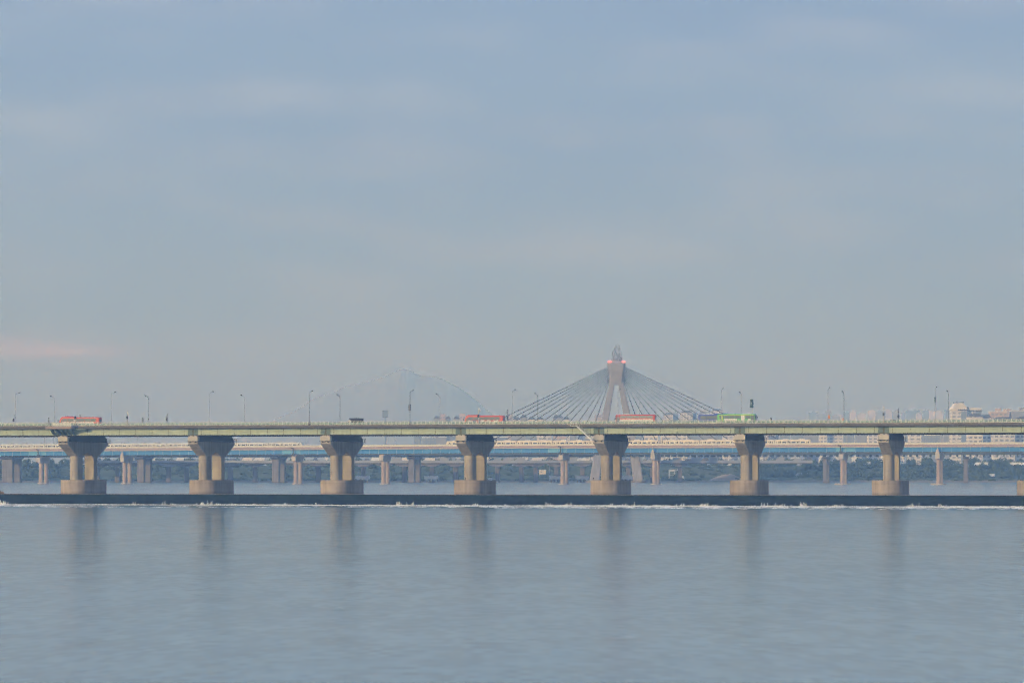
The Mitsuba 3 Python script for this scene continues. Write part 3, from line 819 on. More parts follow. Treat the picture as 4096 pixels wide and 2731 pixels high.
# ------------------------------------------------------------------ birds
def bird(u, v, z, label, stand=True):
    k = thing('bird', label, 'bird', 'cormorants on the pier footings')
    b = MB().tube([(u - 0.12, v, z + 0.12), (u - 0.10, v, z + 0.30), (u - 0.02, v, z + 0.52), (u + 0.04, v, z + 0.68), (u + 0.02, v, z + 0.8), (u + 0.12, v, z + 0.84)], [0.03, 0.13, 0.14, 0.07, 0.055, 0.03], 8)
    part(k, 'body', b, 'mat_bird', ROAD, smooth=60)
    part(k, 'beak', MB().tube([(u + 0.12, v, z + 0.84), (u + 0.26, v, z + 0.83)], [0.025, 0.008], 5), 'mat_orange', ROAD)
    for s in (-0.05, 0.05):
        part(k, 'leg', MB().tube([(u - 0.03, v + s, z), (u - 0.05, v + s, z + 0.25)], 0.02, 5), 'mat_bird', ROAD)
    return k


bird(ROAD.u_at(1834, 7.5), 7.5, 7.25, 'dark bird standing at the left edge of the fourth pier footing')
bird(ROAD.u_at(1863, 6.5), 6.5, 7.25, 'dark bird standing by the column on the fourth pier footing')
bird(ROAD.u_at(2374, 8.4), 8.4, 7.25, 'dark bird standing at the left edge of the fifth pier footing')

# a log caught on the upper pool
x, y = (2 - 2048) / 13575 * 1004, 1004.0
k = thing('log', 'dark brown log drifting above the weir at the very left edge', 'log')
lg = [(x - 2.0, y - 0.3, Z_UP + 0.05), (x - 0.6, y, Z_UP + 0.22), (x + 0.5, y + 0.1, Z_UP + 0.28), (x + 1.1, y + 0.2, Z_UP + 0.2)]
scene['mat_bark'] = {'type': 'twosided', 'bsdf': {'type': 'principled', 'base_color': rgb((0.11, 0.075, 0.055)), 'roughness': 0.9}}
part(k, 'trunk', MB().tube(lg, [0.42, 0.45, 0.40, 0.30], 9), 'mat_bark', smooth=50)
part(k, 'branch_stub', MB().tube([(x - 0.2, y, Z_UP + 0.4), (x + 0.05, y - 0.1, Z_UP + 0.95)], [0.14, 0.08], 6), 'mat_bark')

# ------------------------------------------------------------------ railway bridge
def rail_z(u):
    return np.interp(np.asarray(u, float), [-420, -280, 0, 250, 420], [20.7, 21.1, 22.15, 22.45, 22.4]) - 22.15


rb = thing('railway_bridge', 'railway bridge with a blue girder on slender twin columns, carrying two pale trains', 'bridge')
RU0, RU1, RS = -375.0, 345.0, 50.16
cells = np.arange(RU0, RU1, 5.0)
blue, blue2 = MB(), MB()
for a in cells:
    blue.box(a, a + 5.0, 0.35, 0.6, 19.9, 22.1, rail_z).box(a, a + 5.0, 0.1, 1.0, 19.86, 19.95, rail_z)
    blue2.box(a, a + 5.0, 9.4, 9.7, 19.9, 22.1, rail_z)
rg = part(rb, 'girder', blue, 'mat_blue_girder', RAIL)
part(rb, 'far_girder', blue2, 'mat_blue_girder', RAIL)
RP = [-274.4 + RS * i + 1.0 for i in range(-1, 12)]
fresh_cols = [138, 178, 1152, 1194, 2225, 2262, 3350, 3385]
fresh_u = [RAIL.u_at(c, 0.3) for c in fresh_cols]
stf = MB()
for a in cells:
    f = any(abs(a + 2.5 - q) < 2.5 for q in fresh_u)
    part(rg, 'panel', MB().box(a + 0.12, a + 4.98, 0.26, 0.348, 19.98, 22.08, rail_z), 'mat_blue_fresh' if f else 'mat_blue_girder', RAIL)
    stf.box(a - 0.06, a + 0.06, 0.0, 0.25, 19.5, 22.1, rail_z)
part(rg, 'stiffener', stf, 'mat_blue_stiffener', RAIL, kind='stuff')
dk, fa, wl, fe = MB(), MB(), MB(), MB()
for a in cells:
    dk.box(a, a + 5, 0.0, 10.2, 22.14, 22.7, rail_z)
    fa.box(a, a + 4.98, -0.9, -0.02, 22.62, 23.55, rail_z)
    wl.box(a, a + 4.98, -1.25, -0.03, 22.12, 22.58, rail_z)
    fe.box(a + 0.02, a + 4.96, -0.75, -0.65, 23.56, 24.55, rail_z)
    fe.box(a - 0.08, a + 0.08, -0.85, -0.55, 23.56, 24.62, rail_z)
part(rb, 'deck', dk, 'mat_rail_fascia', RAIL)
part(rb, 'fascia', fa, 'mat_rail_fascia', RAIL)
part(rb, 'walkway_edge', wl, 'mat_concrete_pale', RAIL)
part(rb, 'parapet', fe, 'mat_rail_fence', RAIL)
kinds = ['plain', 'pipe', 'pinnacle', 'plain', 'pipe', 'plain', 'plain', 'pipe', 'pinnacle', 'pipe', 'pipe', 'pinnacle', 'plain']
kinds = {-1: 'plain', 0: 'pipe', 1: 'pinnacle', 2: 'plain', 3: 'pipe', 4: 'plain', 5: 'plain', 6: 'pipe', 7: 'pinnacle', 8: 'plain', 9: 'pipe', 10: 'pinnacle', 11: 'plain'}
for n, p in zip(range(-1, 12), RP):
    pier = rb + '__' + num(rb + '__pier').split('__')[1]
    dz = float(rail_z(p))
    ring = lambda uu, vv, r, z, k=16: [(uu + r * math.cos(t), vv + r * math.sin(t), z) for t in np.arange(k) * 2 * math.pi / k]
    for v in (1.6, 8.6):
        part(pier, 'column', MB().rings([ring(p, v, 1.22, Z_UP - 1), ring(p, v, 1.16, 15.6 + dz)]), 'mat_concrete_rail', RAIL, smooth=40)
        part(pier, 'base', MB().rings([ring(p, v, 2.1, Z_UP - 1), ring(p, v, 2.1, Z_UP + 0.35), ring(p, v, 1.9, Z_UP + 0.5)]) if n not in (9, 10) else
             MB().rings([ring(p - 0.6, v, 3.6, Z_UP - 1), ring(p - 0.6, v, 3.6, Z_UP + 0.5), ring(p - 0.6, v, 3.3, Z_UP + 0.7)]), 'mat_concrete_pale', RAIL, smooth=40)
    out = [(0.9, 19.3 + dz), (-1.2, 19.3 + dz), (-1.2, 17.9 + dz), (0.4, 15.6 + dz), (3.2, 15.6 + dz), (5.1, 17.2 + dz), (7.0, 15.6 + dz), (9.8, 15.6 + dz), (11.3, 17.9 + dz), (11.3, 19.3 + dz)]
    part(pier, 'cap', MB().slab(out, p - 1.25, p + 1.25, 'vz'), 'mat_concrete_rail', RAIL)
    part(pier, 'end_block', MB().cham(p - 1.2, p + 1.2, -2.3, -1.21, 16.2 + dz, 18.7 + dz, 0.12), 'mat_concrete_pale', RAIL)
    if kinds[n] == 'pinnacle':
        sq = lambda r, z: [(p - r, -1.8 - r, z), (p + r, -1.8 - r, z), (p + r, -1.8 + r, z), (p - r, -1.8 + r, z)]
        part(pier, 'pinnacle', MB().rings([sq(0.95, 18.71 + dz), sq(0.95, 19.5 + dz), sq(0.7, 19.8 + dz), sq(0.62, 20.5 + dz), sq(0.10, 21.7 + dz), sq(0.05, 23.0 + dz)]), 'mat_concrete_pale', RAIL)
    if kinds[n] == 'pipe':
        part(pier, 'drain_pipe', MB().tube([(p - 1.6, -1.5, 23.2 + dz), (p - 0.4, -1.5, 23.1 + dz), (p - 0.3, -1.5, 20.5 + dz), (p - 0.2, -1.6, 18.72 + dz)], 0.3, 8).box(p - 0.9, p + 0.6, -1.9, -1.3, 18.72 + dz, 20.2 + dz), 'mat_dark_steel_and_shade', RAIL)


def mast(u, v, label):
    k = thing('catenary_mast', label, 'mast', 'overhead line masts of the railway bridge')
    dz = float(rail_z(u))
    part(k, 'pole', MB().tube([(u, v, 22.7 + dz), (u, v, 30.6 + dz)], [0.17, 0.13], 6), 'mat_pole', RAIL)
    s = 1 if v < 5 else -1
    part(k, 'bracket', MB().tube([(u, v, 29.6 + dz), (u, v + s * 2.6, 29.0 + dz)], 0.06, 5).tube([(u, v, 28.4 + dz), (u, v + s * 2.6, 28.8 + dz)], 0.06, 5), 'mat_pole', RAIL)
    part(k, 'insulator', MB().tube([(u, v + s * 0.3, 28.35 + dz), (u, v + s * 0.75, 28.5 + dz)], 0.11, 6), 'mat_far_wall_pink', RAIL)


for n, p in zip(range(-1, 12), RP):
    if -1 < n < 11:
        mast(p + 2.6, 0.35, f'grey overhead line mast on the near side of the railway bridge, {ORD[n]} from the left')
        mast(p + 4.0, 9.8, f'grey overhead line mast on the far side of the railway bridge, {ORD[n]} from the left')


def train(label, v, u_head, d, n, cars_m, band, first_cab):
    """n cars of 20 m; the head is at u_head and the train runs away from it in direction d"""
    k = thing('train', label, 'train')
    for c in range(n):
        a = u_head + d * c * 20.0
        x0, x1 = sorted((a + d * 0.25, a + d * 19.75))
        xm = (x0 + x1) / 2
        z0, z1 = 22.78 + float(rail_z(xm)), 26.35 + float(rail_z(xm))
        cab = c == 0 and first_cab
        end = c == n - 1 and first_cab == 2

        def sec(x, w, zt, cc=0.35):
            return [(x, v - w / 2, z0 + 0.35), (x, v + w / 2, z0 + 0.35), (x, v + w / 2, zt - cc), (x, v + w / 2 - 0.5 * cc, zt - 0.2 * cc), (x, v + w / 2 - 2 * cc, zt), (x, v - w / 2 + 2 * cc, zt), (x, v - w / 2 + 0.5 * cc, zt - 0.2 * cc), (x, v - w / 2, zt - cc)]
        h = x0 if d > 0 else x1
        s = 1 if d > 0 else -1
        st = [sec(h + s * 0.0, 2.2, z0 + 1.7, 0.3), sec(h + s * 0.45, 2.7, z1 - 0.7), sec(h + s * 1.1, 2.9, z1)] if cab else [sec(h, 2.9, z1)]
        t = x1 if d > 0 else x0
        st += [sec(t - s * 1.1, 2.9, z1), sec(t - s * 0.4, 2.7, z1 - 0.7), sec(t, 2.2, z0 + 1.7, 0.3)] if end else [sec(t, 2.9, z1)]
        ck = part(k, 'car', MB().rings(st), cars_m, RAIL, smooth=30)
        part(ck, 'band', MB().box(x0 + (1.2 if cab else 0.1), x1 - 0.1, v - 1.475, v - 1.452, z0 + 0.5, z0 + 1.35), band, RAIL)
        part(ck, 'underframe', MB().box(x0 + 0.8, x1 - 0.8, v - 1.2, v + 1.2, z0 - 0.05, z0 + 0.34), 'mat_dark_steel_and_shade', RAIL)
        pos = np.linspace(2.35, 17.15, 4)
        for q in pos:
            for o in (-0.42, 0.42):
                part(ck, 'door_window', MB().box(x0 + q + 0.25 + o - 0.30, x0 + q + 0.25 + o + 0.30, v - 1.49, v - 1.44, z0 + 1.6, z0 + 2.65), 'mat_glass_dark', RAIL)
        for q in (pos[:-1] + pos[1:]) / 2:
            part(ck, 'window', MB().box(x0 + q + 0.25 - 1.0, x0 + q + 0.25 + 1.0, v - 1.49, v - 1.44, z0 + 1.65, z0 + 2.5), 'mat_glass_blue', RAIL)
        for q in (0.55, 18.55):
            if not ((cab and ((d > 0) == (q < 5))) or (end and ((d > 0) == (q > 5)))):
                part(ck, 'window', MB().box(x0 + q, x0 + q + 0.45, v - 1.49, v - 1.44, z0 + 1.65, z0 + 2.5), 'mat_glass_dark', RAIL)
        for q in (4.0, 12.5):
            part(ck, 'roof_unit', MB().cham(x0 + q, x0 + q + 3.2, v - 0.9, v + 0.9, z1 - 0.05, z1 + 0.4, 0.12), 'mat_train_grey' if cars_m != 'mat_train_cream' else 'mat_far_roof_pale', RAIL)
        if c % 3 == 1:
            pg = MB().tube([(xm - 1.2, v, z1), (xm + 0.5, v, z1 + 1.0), (xm - 0.6, v, z1 + 1.9)], 0.06, 5).box(xm - 0.75, xm - 0.45, v - 0.8, v + 0.8, z1 + 1.88, z1 + 1.96)
            part(ck, 'pantograph', pg, 'mat_pole', RAIL)
        if cab or end:
            e, q = (h, s) if cab else (t, -s)
            lo_, hi_ = sorted((e + q * 0.02, e + q * 0.5))
            part(ck, 'windscreen', MB().rings([[(e - q * 0.02, v - 1.0, z0 + 1.55), (e - q * 0.02, v + 1.0, z0 + 1.55), (e + q * 0.42, v + 1.2, z1 - 0.85), (e + q * 0.42, v - 1.2, z1 - 0.85)],
                                               [(e + q * 0.3, v - 1.0, z0 + 1.55), (e + q * 0.3, v + 1.0, z0 + 1.55), (e + q * 0.7, v + 1.2, z1 - 0.85), (e + q * 0.7, v - 1.2, z1 - 0.85)]]), 'mat_glass_dark', RAIL)
        if c < n - 1:
            g = t
            part(ck, 'gangway', MB().box(g - 0.4, g + 0.4, v - 0.7, v + 0.7, z0 + 0.5, z1 - 0.5), 'mat_dark_steel_and_shade', RAIL)


train('white commuter train on the left half of the railway bridge', 6.9, RAIL.u_at(1216, 6.9), -1, 10, 'mat_train_white', 'mat_train_band', 1)
train('cream commuter train on the right half of the railway bridge', 3.0, RAIL.u_at(1783, 3.0), 1, 10, 'mat_train_cream', 'mat_train_band', 2)

# ------------------------------------------------------------------ cable-stayed bridge behind
cb = thing('cable_stayed_bridge', 'hazy cable stayed bridge with a four legged concrete tower topped by a flame sculpture', 'bridge')
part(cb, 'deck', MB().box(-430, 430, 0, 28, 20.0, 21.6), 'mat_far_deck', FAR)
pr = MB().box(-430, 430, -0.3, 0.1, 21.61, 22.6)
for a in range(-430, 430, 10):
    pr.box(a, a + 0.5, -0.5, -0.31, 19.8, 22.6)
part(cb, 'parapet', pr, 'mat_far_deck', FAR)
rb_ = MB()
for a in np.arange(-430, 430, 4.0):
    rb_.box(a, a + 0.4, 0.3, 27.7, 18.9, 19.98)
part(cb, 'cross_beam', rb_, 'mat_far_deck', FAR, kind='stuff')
for c, w, gap in ((-520, 4.4, 0), (32, 7.0, 0), (565, 4.4, 0), (1104, 4.4, 0), (1649, 4.4, 1.0), (3302, 2.8, 0.8), (3863, 2.6, 0), (4420, 2.6, 0)):
    u = FAR.u_at(c, 6)
    pier = cb + '__' + num(cb + '__pier').split('__')[1]
    part(pier, 'column', MB().cham(u - w / 2, u + w / 2 - gap / 2, 4, 8, Z_UP - 1, 18.0, 0.3), 'mat_concrete_far', FAR)
    part(pier, 'column', MB().cham(u - w / 2 + gap, u + w / 2, 20, 24, Z_UP - 1, 18.0, 0.3), 'mat_concrete_far', FAR)
    part(pier, 'cap', MB().slab([(0, 18.9), (0, 18.6), (3.5, 17.6), (24.5, 17.6), (28, 18.6), (28, 18.9)], u - w / 2 - 0.3, u + w / 2 + 0.3, 'vz'), 'mat_concrete_far', FAR)
TU, TV = FAR.u_at(2466, 14), 14.0
tower = cb + '__tower'
sw = math.radians(9.0 - 1.8)


def turn(r):
    return [(TU + x * math.cos(sw) - y * math.sin(sw), TV + x * math.sin(sw) + y * math.cos(sw), z) for x, y, z in r]


def leg(sx, sy):
    rs = []
    for z, o, w in ((2.0, 16.9, 6.4), (22, 13.6, 5.6), (64.6, 4.25, 3.3)):
        x0, x1 = sx * o, sx * (o - w)
        y0, y1 = sy * o * 0.9, sy * (o * 0.9 - w)
        a, b = sorted((x0, x1))
        c, d = sorted((y0, y1))
        e = w * 0.12
        rs.append(turn([(a + e, c, z), (b - e, c, z), (b, c + e, z), (b, d - e, z), (b - e, d, z), (a + e, d, z), (a, d - e, z), (a, c + e, z)]))
    return rs


for sx in (-1, 1):
    for sy in (-1, 1):
        part(tower, 'leg', MB().rings(leg(sx, sy)), 'mat_tower', FAR)
ft = MB()
for sx in (-1, 1):
    for sy in (-1, 1):
        ft.rings([turn([(sx * 13.6 + 5.2 * math.cos(t), sy * 12.0 + 5.2 * math.sin(t), z) for t in np.arange(16) * math.pi / 8]) for z in (1.5, 4.6)])
part(tower, 'base', ft, 'mat_concrete_far', FAR)
hd = []
for z, o in ((63.2, 4.15), (66.5, 4.35), (74.0, 5.45), (75.7, 5.65), (76.8, 5.3)):
    e = 1.3
    hd.append(turn([(-o + e, -o, z), (o - e, -o, z), (o, -o + e, z), (o, o - e, z), (o - e, o, z), (-o + e, o, z), (-o, o - e, z), (-o, -o + e, z)]))
part(tower, 'head', MB().rings(hd), 'mat_tower', FAR)
gr = MB()
for x in (-3.6, 3.3):
    gr.rings([turn([(x, -4.4 - 0.25 * (z > 70), z), (x + 0.3, -4.4 - 0.25 * (z > 70), z), (x + 0.3, -4.15, z), (x, -4.15, z)]) for z in (65, 66)])
part(tower, 'crown_ring', MB().rings([turn([(3.9 * math.cos(t), 3.9 * math.sin(t), z) for t in np.arange(20) * math.pi / 10]) for z in (76.81, 77.6)]), 'mat_far_wall_grey', FAR, smooth=40)
sc = MB()                                                     # the flame: twisting steel tongues
for i in range(36):
    t0 = 2 * math.pi * i / 36 + 0.3 * rng.random()
    top = 9.5 * (0.25 + 0.75 * rng.random() ** 1.3) if i % 5 else 11.6 * (0.75 + 0.25 * rng.random())
    tw = 1.6 * (rng.random() - 0.35)
    pts = []
    for s in np.linspace(0, 1, 9):
        r = 2.9 * (1 + 0.22 * math.sin(math.pi * s * 1.2)) * (1 - 0.62 * s ** 1.6 * (top / 11)) * (0.62 + 0.38 * (i % 3) / 2)
        t = t0 + tw * s + 0.35 * math.sin(6 * s + i)
        pts.append((r * math.cos(t) + 0.5 * s, r * math.sin(t), 77.5 + top * s))
    sc.tube(turn(pts), 0.13 * (1 - 0.7 * np.linspace(0, 1, 9)) + 0.05, 5)
part(tower, 'flame_sculpture', sc, 'mat_sculpture', FAR, smooth=50)
scene['mat_beacon'] = {'type': 'diffuse', 'reflectance': rgb((0.5, 0.08, 0.06))}
for x, y in ((-4.9, -4.9), (-3.6, -5.3), (4.9, -4.9), (3.7, -5.3)):
    s = trimesh.creation.icosphere(subdivisions=1, radius=0.42)
    c = np.array(turn([(x, y, 77.1)]))
    part(tower, 'beacon', (FAR.w(np.array(s.vertices) + c), s.faces), 'mat_beacon', emitter={'type': 'area', 'radiance': rgb((1.5, 0.11, 0.08))}, label='lit red beacon on the tower top')
part(tower, 'beacon_deck', MB().rings([turn([(-5.6, -5.6, z), (5.6, -5.6, z), (5.6, 5.6, z), (-5.6, 5.6, z)]) for z in (76.3, 76.55)]), 'mat_far_wall_grey', FAR)
for s in (-1, 1):
    for i in range(12):
        f = i / 11
        p0 = (TU + s * (4.4 + 0.9 * f), TV, 65.4 + 8.4 * f)
        off = 19.5 + 97 * f
        part(cb, 'cable', MB().tube([p0, (TU + s * off, TV, 21.6)], 0.27, 6), 'mat_cable', FAR)
# lamps of the far bridge are lost in the haze; its traffic shows as a few pale vans


def van(F, u, v, z, L, h, m, label, group, d=1):
    k = thing('van', label, 'van', group)
    w = 1.9
    b = MB().rings([[(u + d * x, v - w / 2, z + 0.35), (u + d * x, v + w / 2, z + 0.35), (u + d * x, v + w / 2 - c, z + t), (u + d * x, v - w / 2 + c, z + t)] for x, t, c in ((0, 1.0, 0.1), (0.5, 1.25, 0.1), (1.3, h, 0.15), (L, h, 0.15))])
    part(k, 'body', b, m, F)
    part(k, 'windscreen', MB().rings([[(u + d * 0.45, v - 0.75, z + 1.2), (u + d * 0.45, v + 0.75, z + 1.2), (u + d * 1.2, v + 0.7, z + h - 0.12), (u + d * 1.2, v - 0.7, z + h - 0.12)], [(u + d * 0.6, v - 0.75, z + 1.15), (u + d * 0.6, v + 0.75, z + 1.15), (u + d * 1.35, v + 0.7, z + h - 0.18), (u + d * 1.35, v - 0.7, z + h - 0.18)]]), 'mat_far_window', F)
    wl = MB()
    for x in (0.9, L - 0.9):
        wl.tube([(u + d * x, v - w / 2 - 0.02, z + 0.35), (u + d * x, v + w / 2 + 0.02, z + 0.35)], 0.35, 10)
    part(k, 'wheel', wl, 'mat_tyre', F)


# ------------------------------------------------------------------ riverside viaduct along the far bank
VIA = Frame(0, 2150.0, 3.0)
vd = thing('viaduct', 'low hazy riverside viaduct on many piers along the far bank', 'viaduct')
va, vb = VIA.u_at(330, 0), VIA.u_at(3250, 0)
part(vd, 'deck', MB().box(va, vb, 0, 16, 15.0, 16.2), 'mat_concrete_far', VIA)
part(vd, 'parapet', MB().box(va, vb, -0.3, -0.02, 15.6, 17.1).box(va, vb, 16.02, 16.3, 15.6, 17.1), 'mat_far_wall_grey', VIA)
capped = {1454: 1, 1728: 1, 2226: 1, 2330: 1, 2514: 1}
for c in (390, 470, 560, 675, 746, 830, 921, 1020, 1128, 1200, 1274, 1365, 1454, 1540, 1618, 1668, 1728, 1822, 1900, 1990, 2086, 2143, 2226, 2330, 2420, 2514, 2610, 2720):
    u = VIA.u_at(c, 8)
    pier = vd + '__' + num(vd + '__pier').split('__')[1]
    part(pier, 'column', MB().cham(u - 1.5, u + 1.5, 6.5, 9.5, Z_UP - 1, 13.0, 0.3), 'mat_concrete_far', VIA)
    part(pier, 'cap', MB().slab([(u - 1.6, 13.0), (u + 1.6, 13.0), (u + 5.5, 14.3), (u + 5.5, 14.98), (u - 5.5, 14.98), (u - 5.5, 14.3)], 1.5, 14.5, 'uz'), 'mat_concrete_far', VIA)
    if c in capped:
        part(pier, 'pile_cap', MB().cham(u - 4.2, u + 4.2, -2.0, 6.4, 5.1, 7.2, 0.2), 'mat_far_roof_pale', VIA)
        pl = MB()
        for q in (-3, 0, 3):
            pl.tube([(u + q, 2.0, Z_UP - 1), (u + q, 2.0, 5.1)], 0.45, 8)
        part(pier, 'pile', pl, 'mat_far_roof_pale', VIA)
gaps = [(0, 'left of the first pier'), (333, 'between first and second piers'), (847, 'between second and third piers'), (1371, 'between third and fourth piers'),
        (1903, 'between fourth and fifth piers'), (2446, 'between fifth and sixth piers'), (2998, 'between sixth and seventh piers'), (3562, 'right of the seventh pier')]


def where(c):
    return [t for a, t in gaps if c >= a][-1]


def ranked(cs):
    """for each column: 'third of five between fourth and fifth piers'"""
    n, out = {}, []
    tot = {w: sum(where(c) == w for c in cs) for w in {where(c) for c in cs}}
    for c in cs:
        w = where(c)
        n[w] = n.get(w, 0) + 1
        out.append((f'{ORD[n[w] - 1]} of {tot[w]} {w}' if tot[w] > 1 else 'only one ' + w))
    return out


TONE = {'mat_far_wall': 'cream', 'mat_far_wall_grey': 'grey', 'mat_far_wall_blue': 'blue grey', 'mat_far_wall_pink': 'pinkish', 'mat_white': 'white', 'mat_far_roof_pale': 'pale'}
cols = [500, 580, 700, 960, 1010, 1090, 1180, 1480, 1560, 1600, 1690, 1760, 2010, 2060, 2120, 2300, 2610, 2680, 2760, 2830, 3100, 3170]
for c, rk in zip(cols, ranked(cols)):
    m = ['mat_white', 'mat_far_wall', 'mat_far_wall_grey'][int(3 * rng.random())]
    van(VIA, VIA.u_at(c + 6 * rng.random(), 4), 4.0, 16.21, 5.2 + 2 * rng.random(), 2.3 + 0.6 * rng.random(), m,
        f'tiny {TONE[m]} van on the viaduct, {rk}', 'vans on the riverside viaduct')

# ------------------------------------------------------------------ things on the far bank


def at_bank(c, dy):
    y = 2184 + dy
    return (c - 2048) / 13575 * y, y, bank_z(dy)


x, y, z = at_bank(2688, 30)
k = thing('gantry', 'white open steel frame on the far bank, the left one of two', 'steel frame')
part(k, 'post', MB().box(x - 2.0, x - 1.5, y, y + 0.5, z - 0.4, z + 5.0), 'mat_white')
part(k, 'post', MB().box(x + 1.6, x + 2.0, y, y + 0.5, z + 2.8, z + 5.0), 'mat_white')
part(k, 'beam', MB().box(x - 2.1, x + 2.1, y - 0.1, y + 0.6, z + 5.01, z + 6.1), 'mat_white')
part(k, 'brace', MB().box(x - 1.5, x + 1.6, y + 0.1, y + 0.4, z + 2.6, z + 2.8), 'mat_white')
x, y, z = at_bank(2717, 30)
k = thing('gantry', 'white stepped steel frame on the far bank, the right one of two', 'steel frame')
part(k, 'post', MB().box(x - 0.2, x + 1.2, y, y + 0.8, z - 0.4, z + 5.4), 'mat_white')
part(k, 'beam', MB().box(x - 1.6, x + 1.5, y - 0.1, y + 0.9, z + 5.41, z + 6.3), 'mat_white')
part(k, 'base', MB().cham(x + 1.6, x + 3.2, y, y + 1.2, z - 0.4, z + 1.9, 0.2), 'mat_white')
x, y, z = at_bank(2920, 18)
R = 17
g = []
for i, r in enumerate(np.linspace(0, 1, 9)):
    for t in np.arange(28) * 2 * math.pi / 28:
        n = meshkit.fbm(np.array([[r * 3 * math.cos(t), r * 3 * math.sin(t), 0.5]]), 3)[0]
        g.append([x + 11.5 * r * math.cos(t) * (1.25 if math.cos(t) < 0 else 0.8), y + 9 * r * math.sin(t), z - 0.6 + 4.4 * (1 - r ** 1.5) * (0.75 + 0.5 * n) + 0.3])
g = np.array(g)
fq = [[i * 28 + j, i * 28 + (j + 1) % 28, (i + 1) * 28 + (j + 1) % 28, (i + 1) * 28 + j] for i in range(8) for j in range(28)]
whole('sand_heap', (g, np.array(fq)), 'mat_sand', 'low mound of pale sand on the far bank left of the sixth pier', 'sand heap', smooth=True)
x, y, z = at_bank(2170, 46)
k = thing('site_cabin', 'cream cabin on the far bank just left of a bright white light', 'cabin')
part(k, 'wall', MB().cham(x - 2.3, x + 2.3, y, y + 3, z + 2.2, z + 4.6, 0.1), 'mat_train_cream')
part(k, 'roof', MB().slab([(x - 2.6, z + 4.61), (x + 2.6, z + 4.61), (x + 2.2, z + 5.1), (x - 2.2, z + 5.1)], y - 0.3, y + 3.3, 'uz'), 'mat_far_roof_pale')
part(k, 'window', MB().box(x - 1.2, x - 0.2, y - 0.05, y - 0.004, z + 3.2, z + 4.0), 'mat_far_window')
part(k, 'stilt', MB().box(x - 2.0, x - 1.6, y + 0.5, y + 0.9, z - 0.5, z + 2.2).box(x + 1.6, x + 2.0, y + 0.5, y + 0.9, z - 0.5, z + 2.2), 'mat_train_grey')
# moored houseboat
x, y = (1972 - 2048) / 13575 * 2150, 2150.0
k = thing('boat', 'white cabin boat moored at the far bank right of the fourth pier', 'boat')
hull = [[(x + a, y + b * 1.5, Z_UP + z0) for a, b in ((-3.2 + i, -1), (2.2 - i, -1), (3.4 - i, 0), (2.2 - i, 1), (-3.2 + i, 1))] for z0, i in ((-0.3, 0.3), (0.9, 0.0))]
part(k, 'hull', MB().rings(hull), 'mat_train_cream')
part(k, 'cabin', MB().cham(x - 2.9, x - 0.4, y - 1.1, y + 1.1, Z_UP + 0.91, Z_UP + 3.0, 0.12), 'mat_white')
part(k, 'window', MB().box(x - 2.3, x - 1.0, y - 1.15, y - 1.104, Z_UP + 1.8, Z_UP + 2.5), 'mat_far_window')
part(k, 'awning', MB().slab([(x - 0.4, Z_UP + 2.3), (x + 2.0, Z_UP + 1.8), (x + 2.0, Z_UP + 1.95), (x - 0.4, Z_UP + 2.5)], y - 1.1, y + 1.1, 'uz'), 'mat_far_wall_pink')
part(k, 'mast', MB().tube([(x + 2.6, y, Z_UP + 0.9), (x + 2.6, y, Z_UP + 3.2)], 0.07, 6), 'mat_pole')
# a lamp that is lit on the far bank
x, y, z = at_bank(2199, 6)
k = thing('floodlight', 'small bright white light shining on a mast at the far bank, left of the tower', 'floodlight')
part(k, 'mast', MB().tube([(x, y, z - 0.5), (x, y, 14.6)], 0.12, 6), 'mat_pole')
part(k, 'housing', MB().cham(x - 0.5, x + 0.5, y + 0.02, y + 0.5, 14.6, 15.6, 0.08), 'mat_pole_dark')
s = trimesh.creation.icosphere(subdivisions=1, radius=0.42)
scene['mat_lens'] = {'type': 'diffuse', 'reflectance': rgb((0.8, 0.8, 0.8))}
part(k, 'lens', (np.array(s.vertices) * [1, 0.5, 1.1] + [x, y - 0.2, 15.1], s.faces), 'mat_lens', emitter={'type': 'area', 'radiance': rgb((2.4, 2.4, 2.2))})
spots = ((3180, 55), (3215, 56), (3450, 95), (3893, 92), (3920, 92), (3945, 50), (4030, 92), (4052, 92), (4080, 92))
for (c, dy), rk in zip(spots, ranked([q[0] for q in spots])):
    x, y, z = at_bank(c, dy)
    van(FLAT, x, y - 4, z + (1.2 if dy > 80 else 0.1), 4.8, 2.2, 'mat_white', f'tiny white van parked on the far bank, {rk}', 'vans on the far bank')
# square board on a tall mast, far away
x, y = (1541 - 2048) / 13575 * 2420, 2420.0
k = thing('mast_board', 'pale square board on a tall thin mast rising hazily behind the bridge left of centre', 'sign')
part(k, 'mast', MB().tube([(x, y, 13.8), (x, y, 50)], [0.55, 0.35], 8), 'mat_far_wall_blue')
part(k, 'board', MB().cham(x - 2.1, x + 2.1, y - 0.9, y - 0.4, 49.0, 53.2, 0.1), 'mat_far_wall_blue')
part(k, 'frame', MB().box(x - 2.3, x + 2.3, y - 1.0, y - 0.3, 53.22, 53.5).box(x - 2.3, x + 2.3, y - 1.0, y - 0.3, 48.7, 48.98), 'mat_far_roof')

# ------------------------------------------------------------------ buildings of the far shore
BH = 3.0


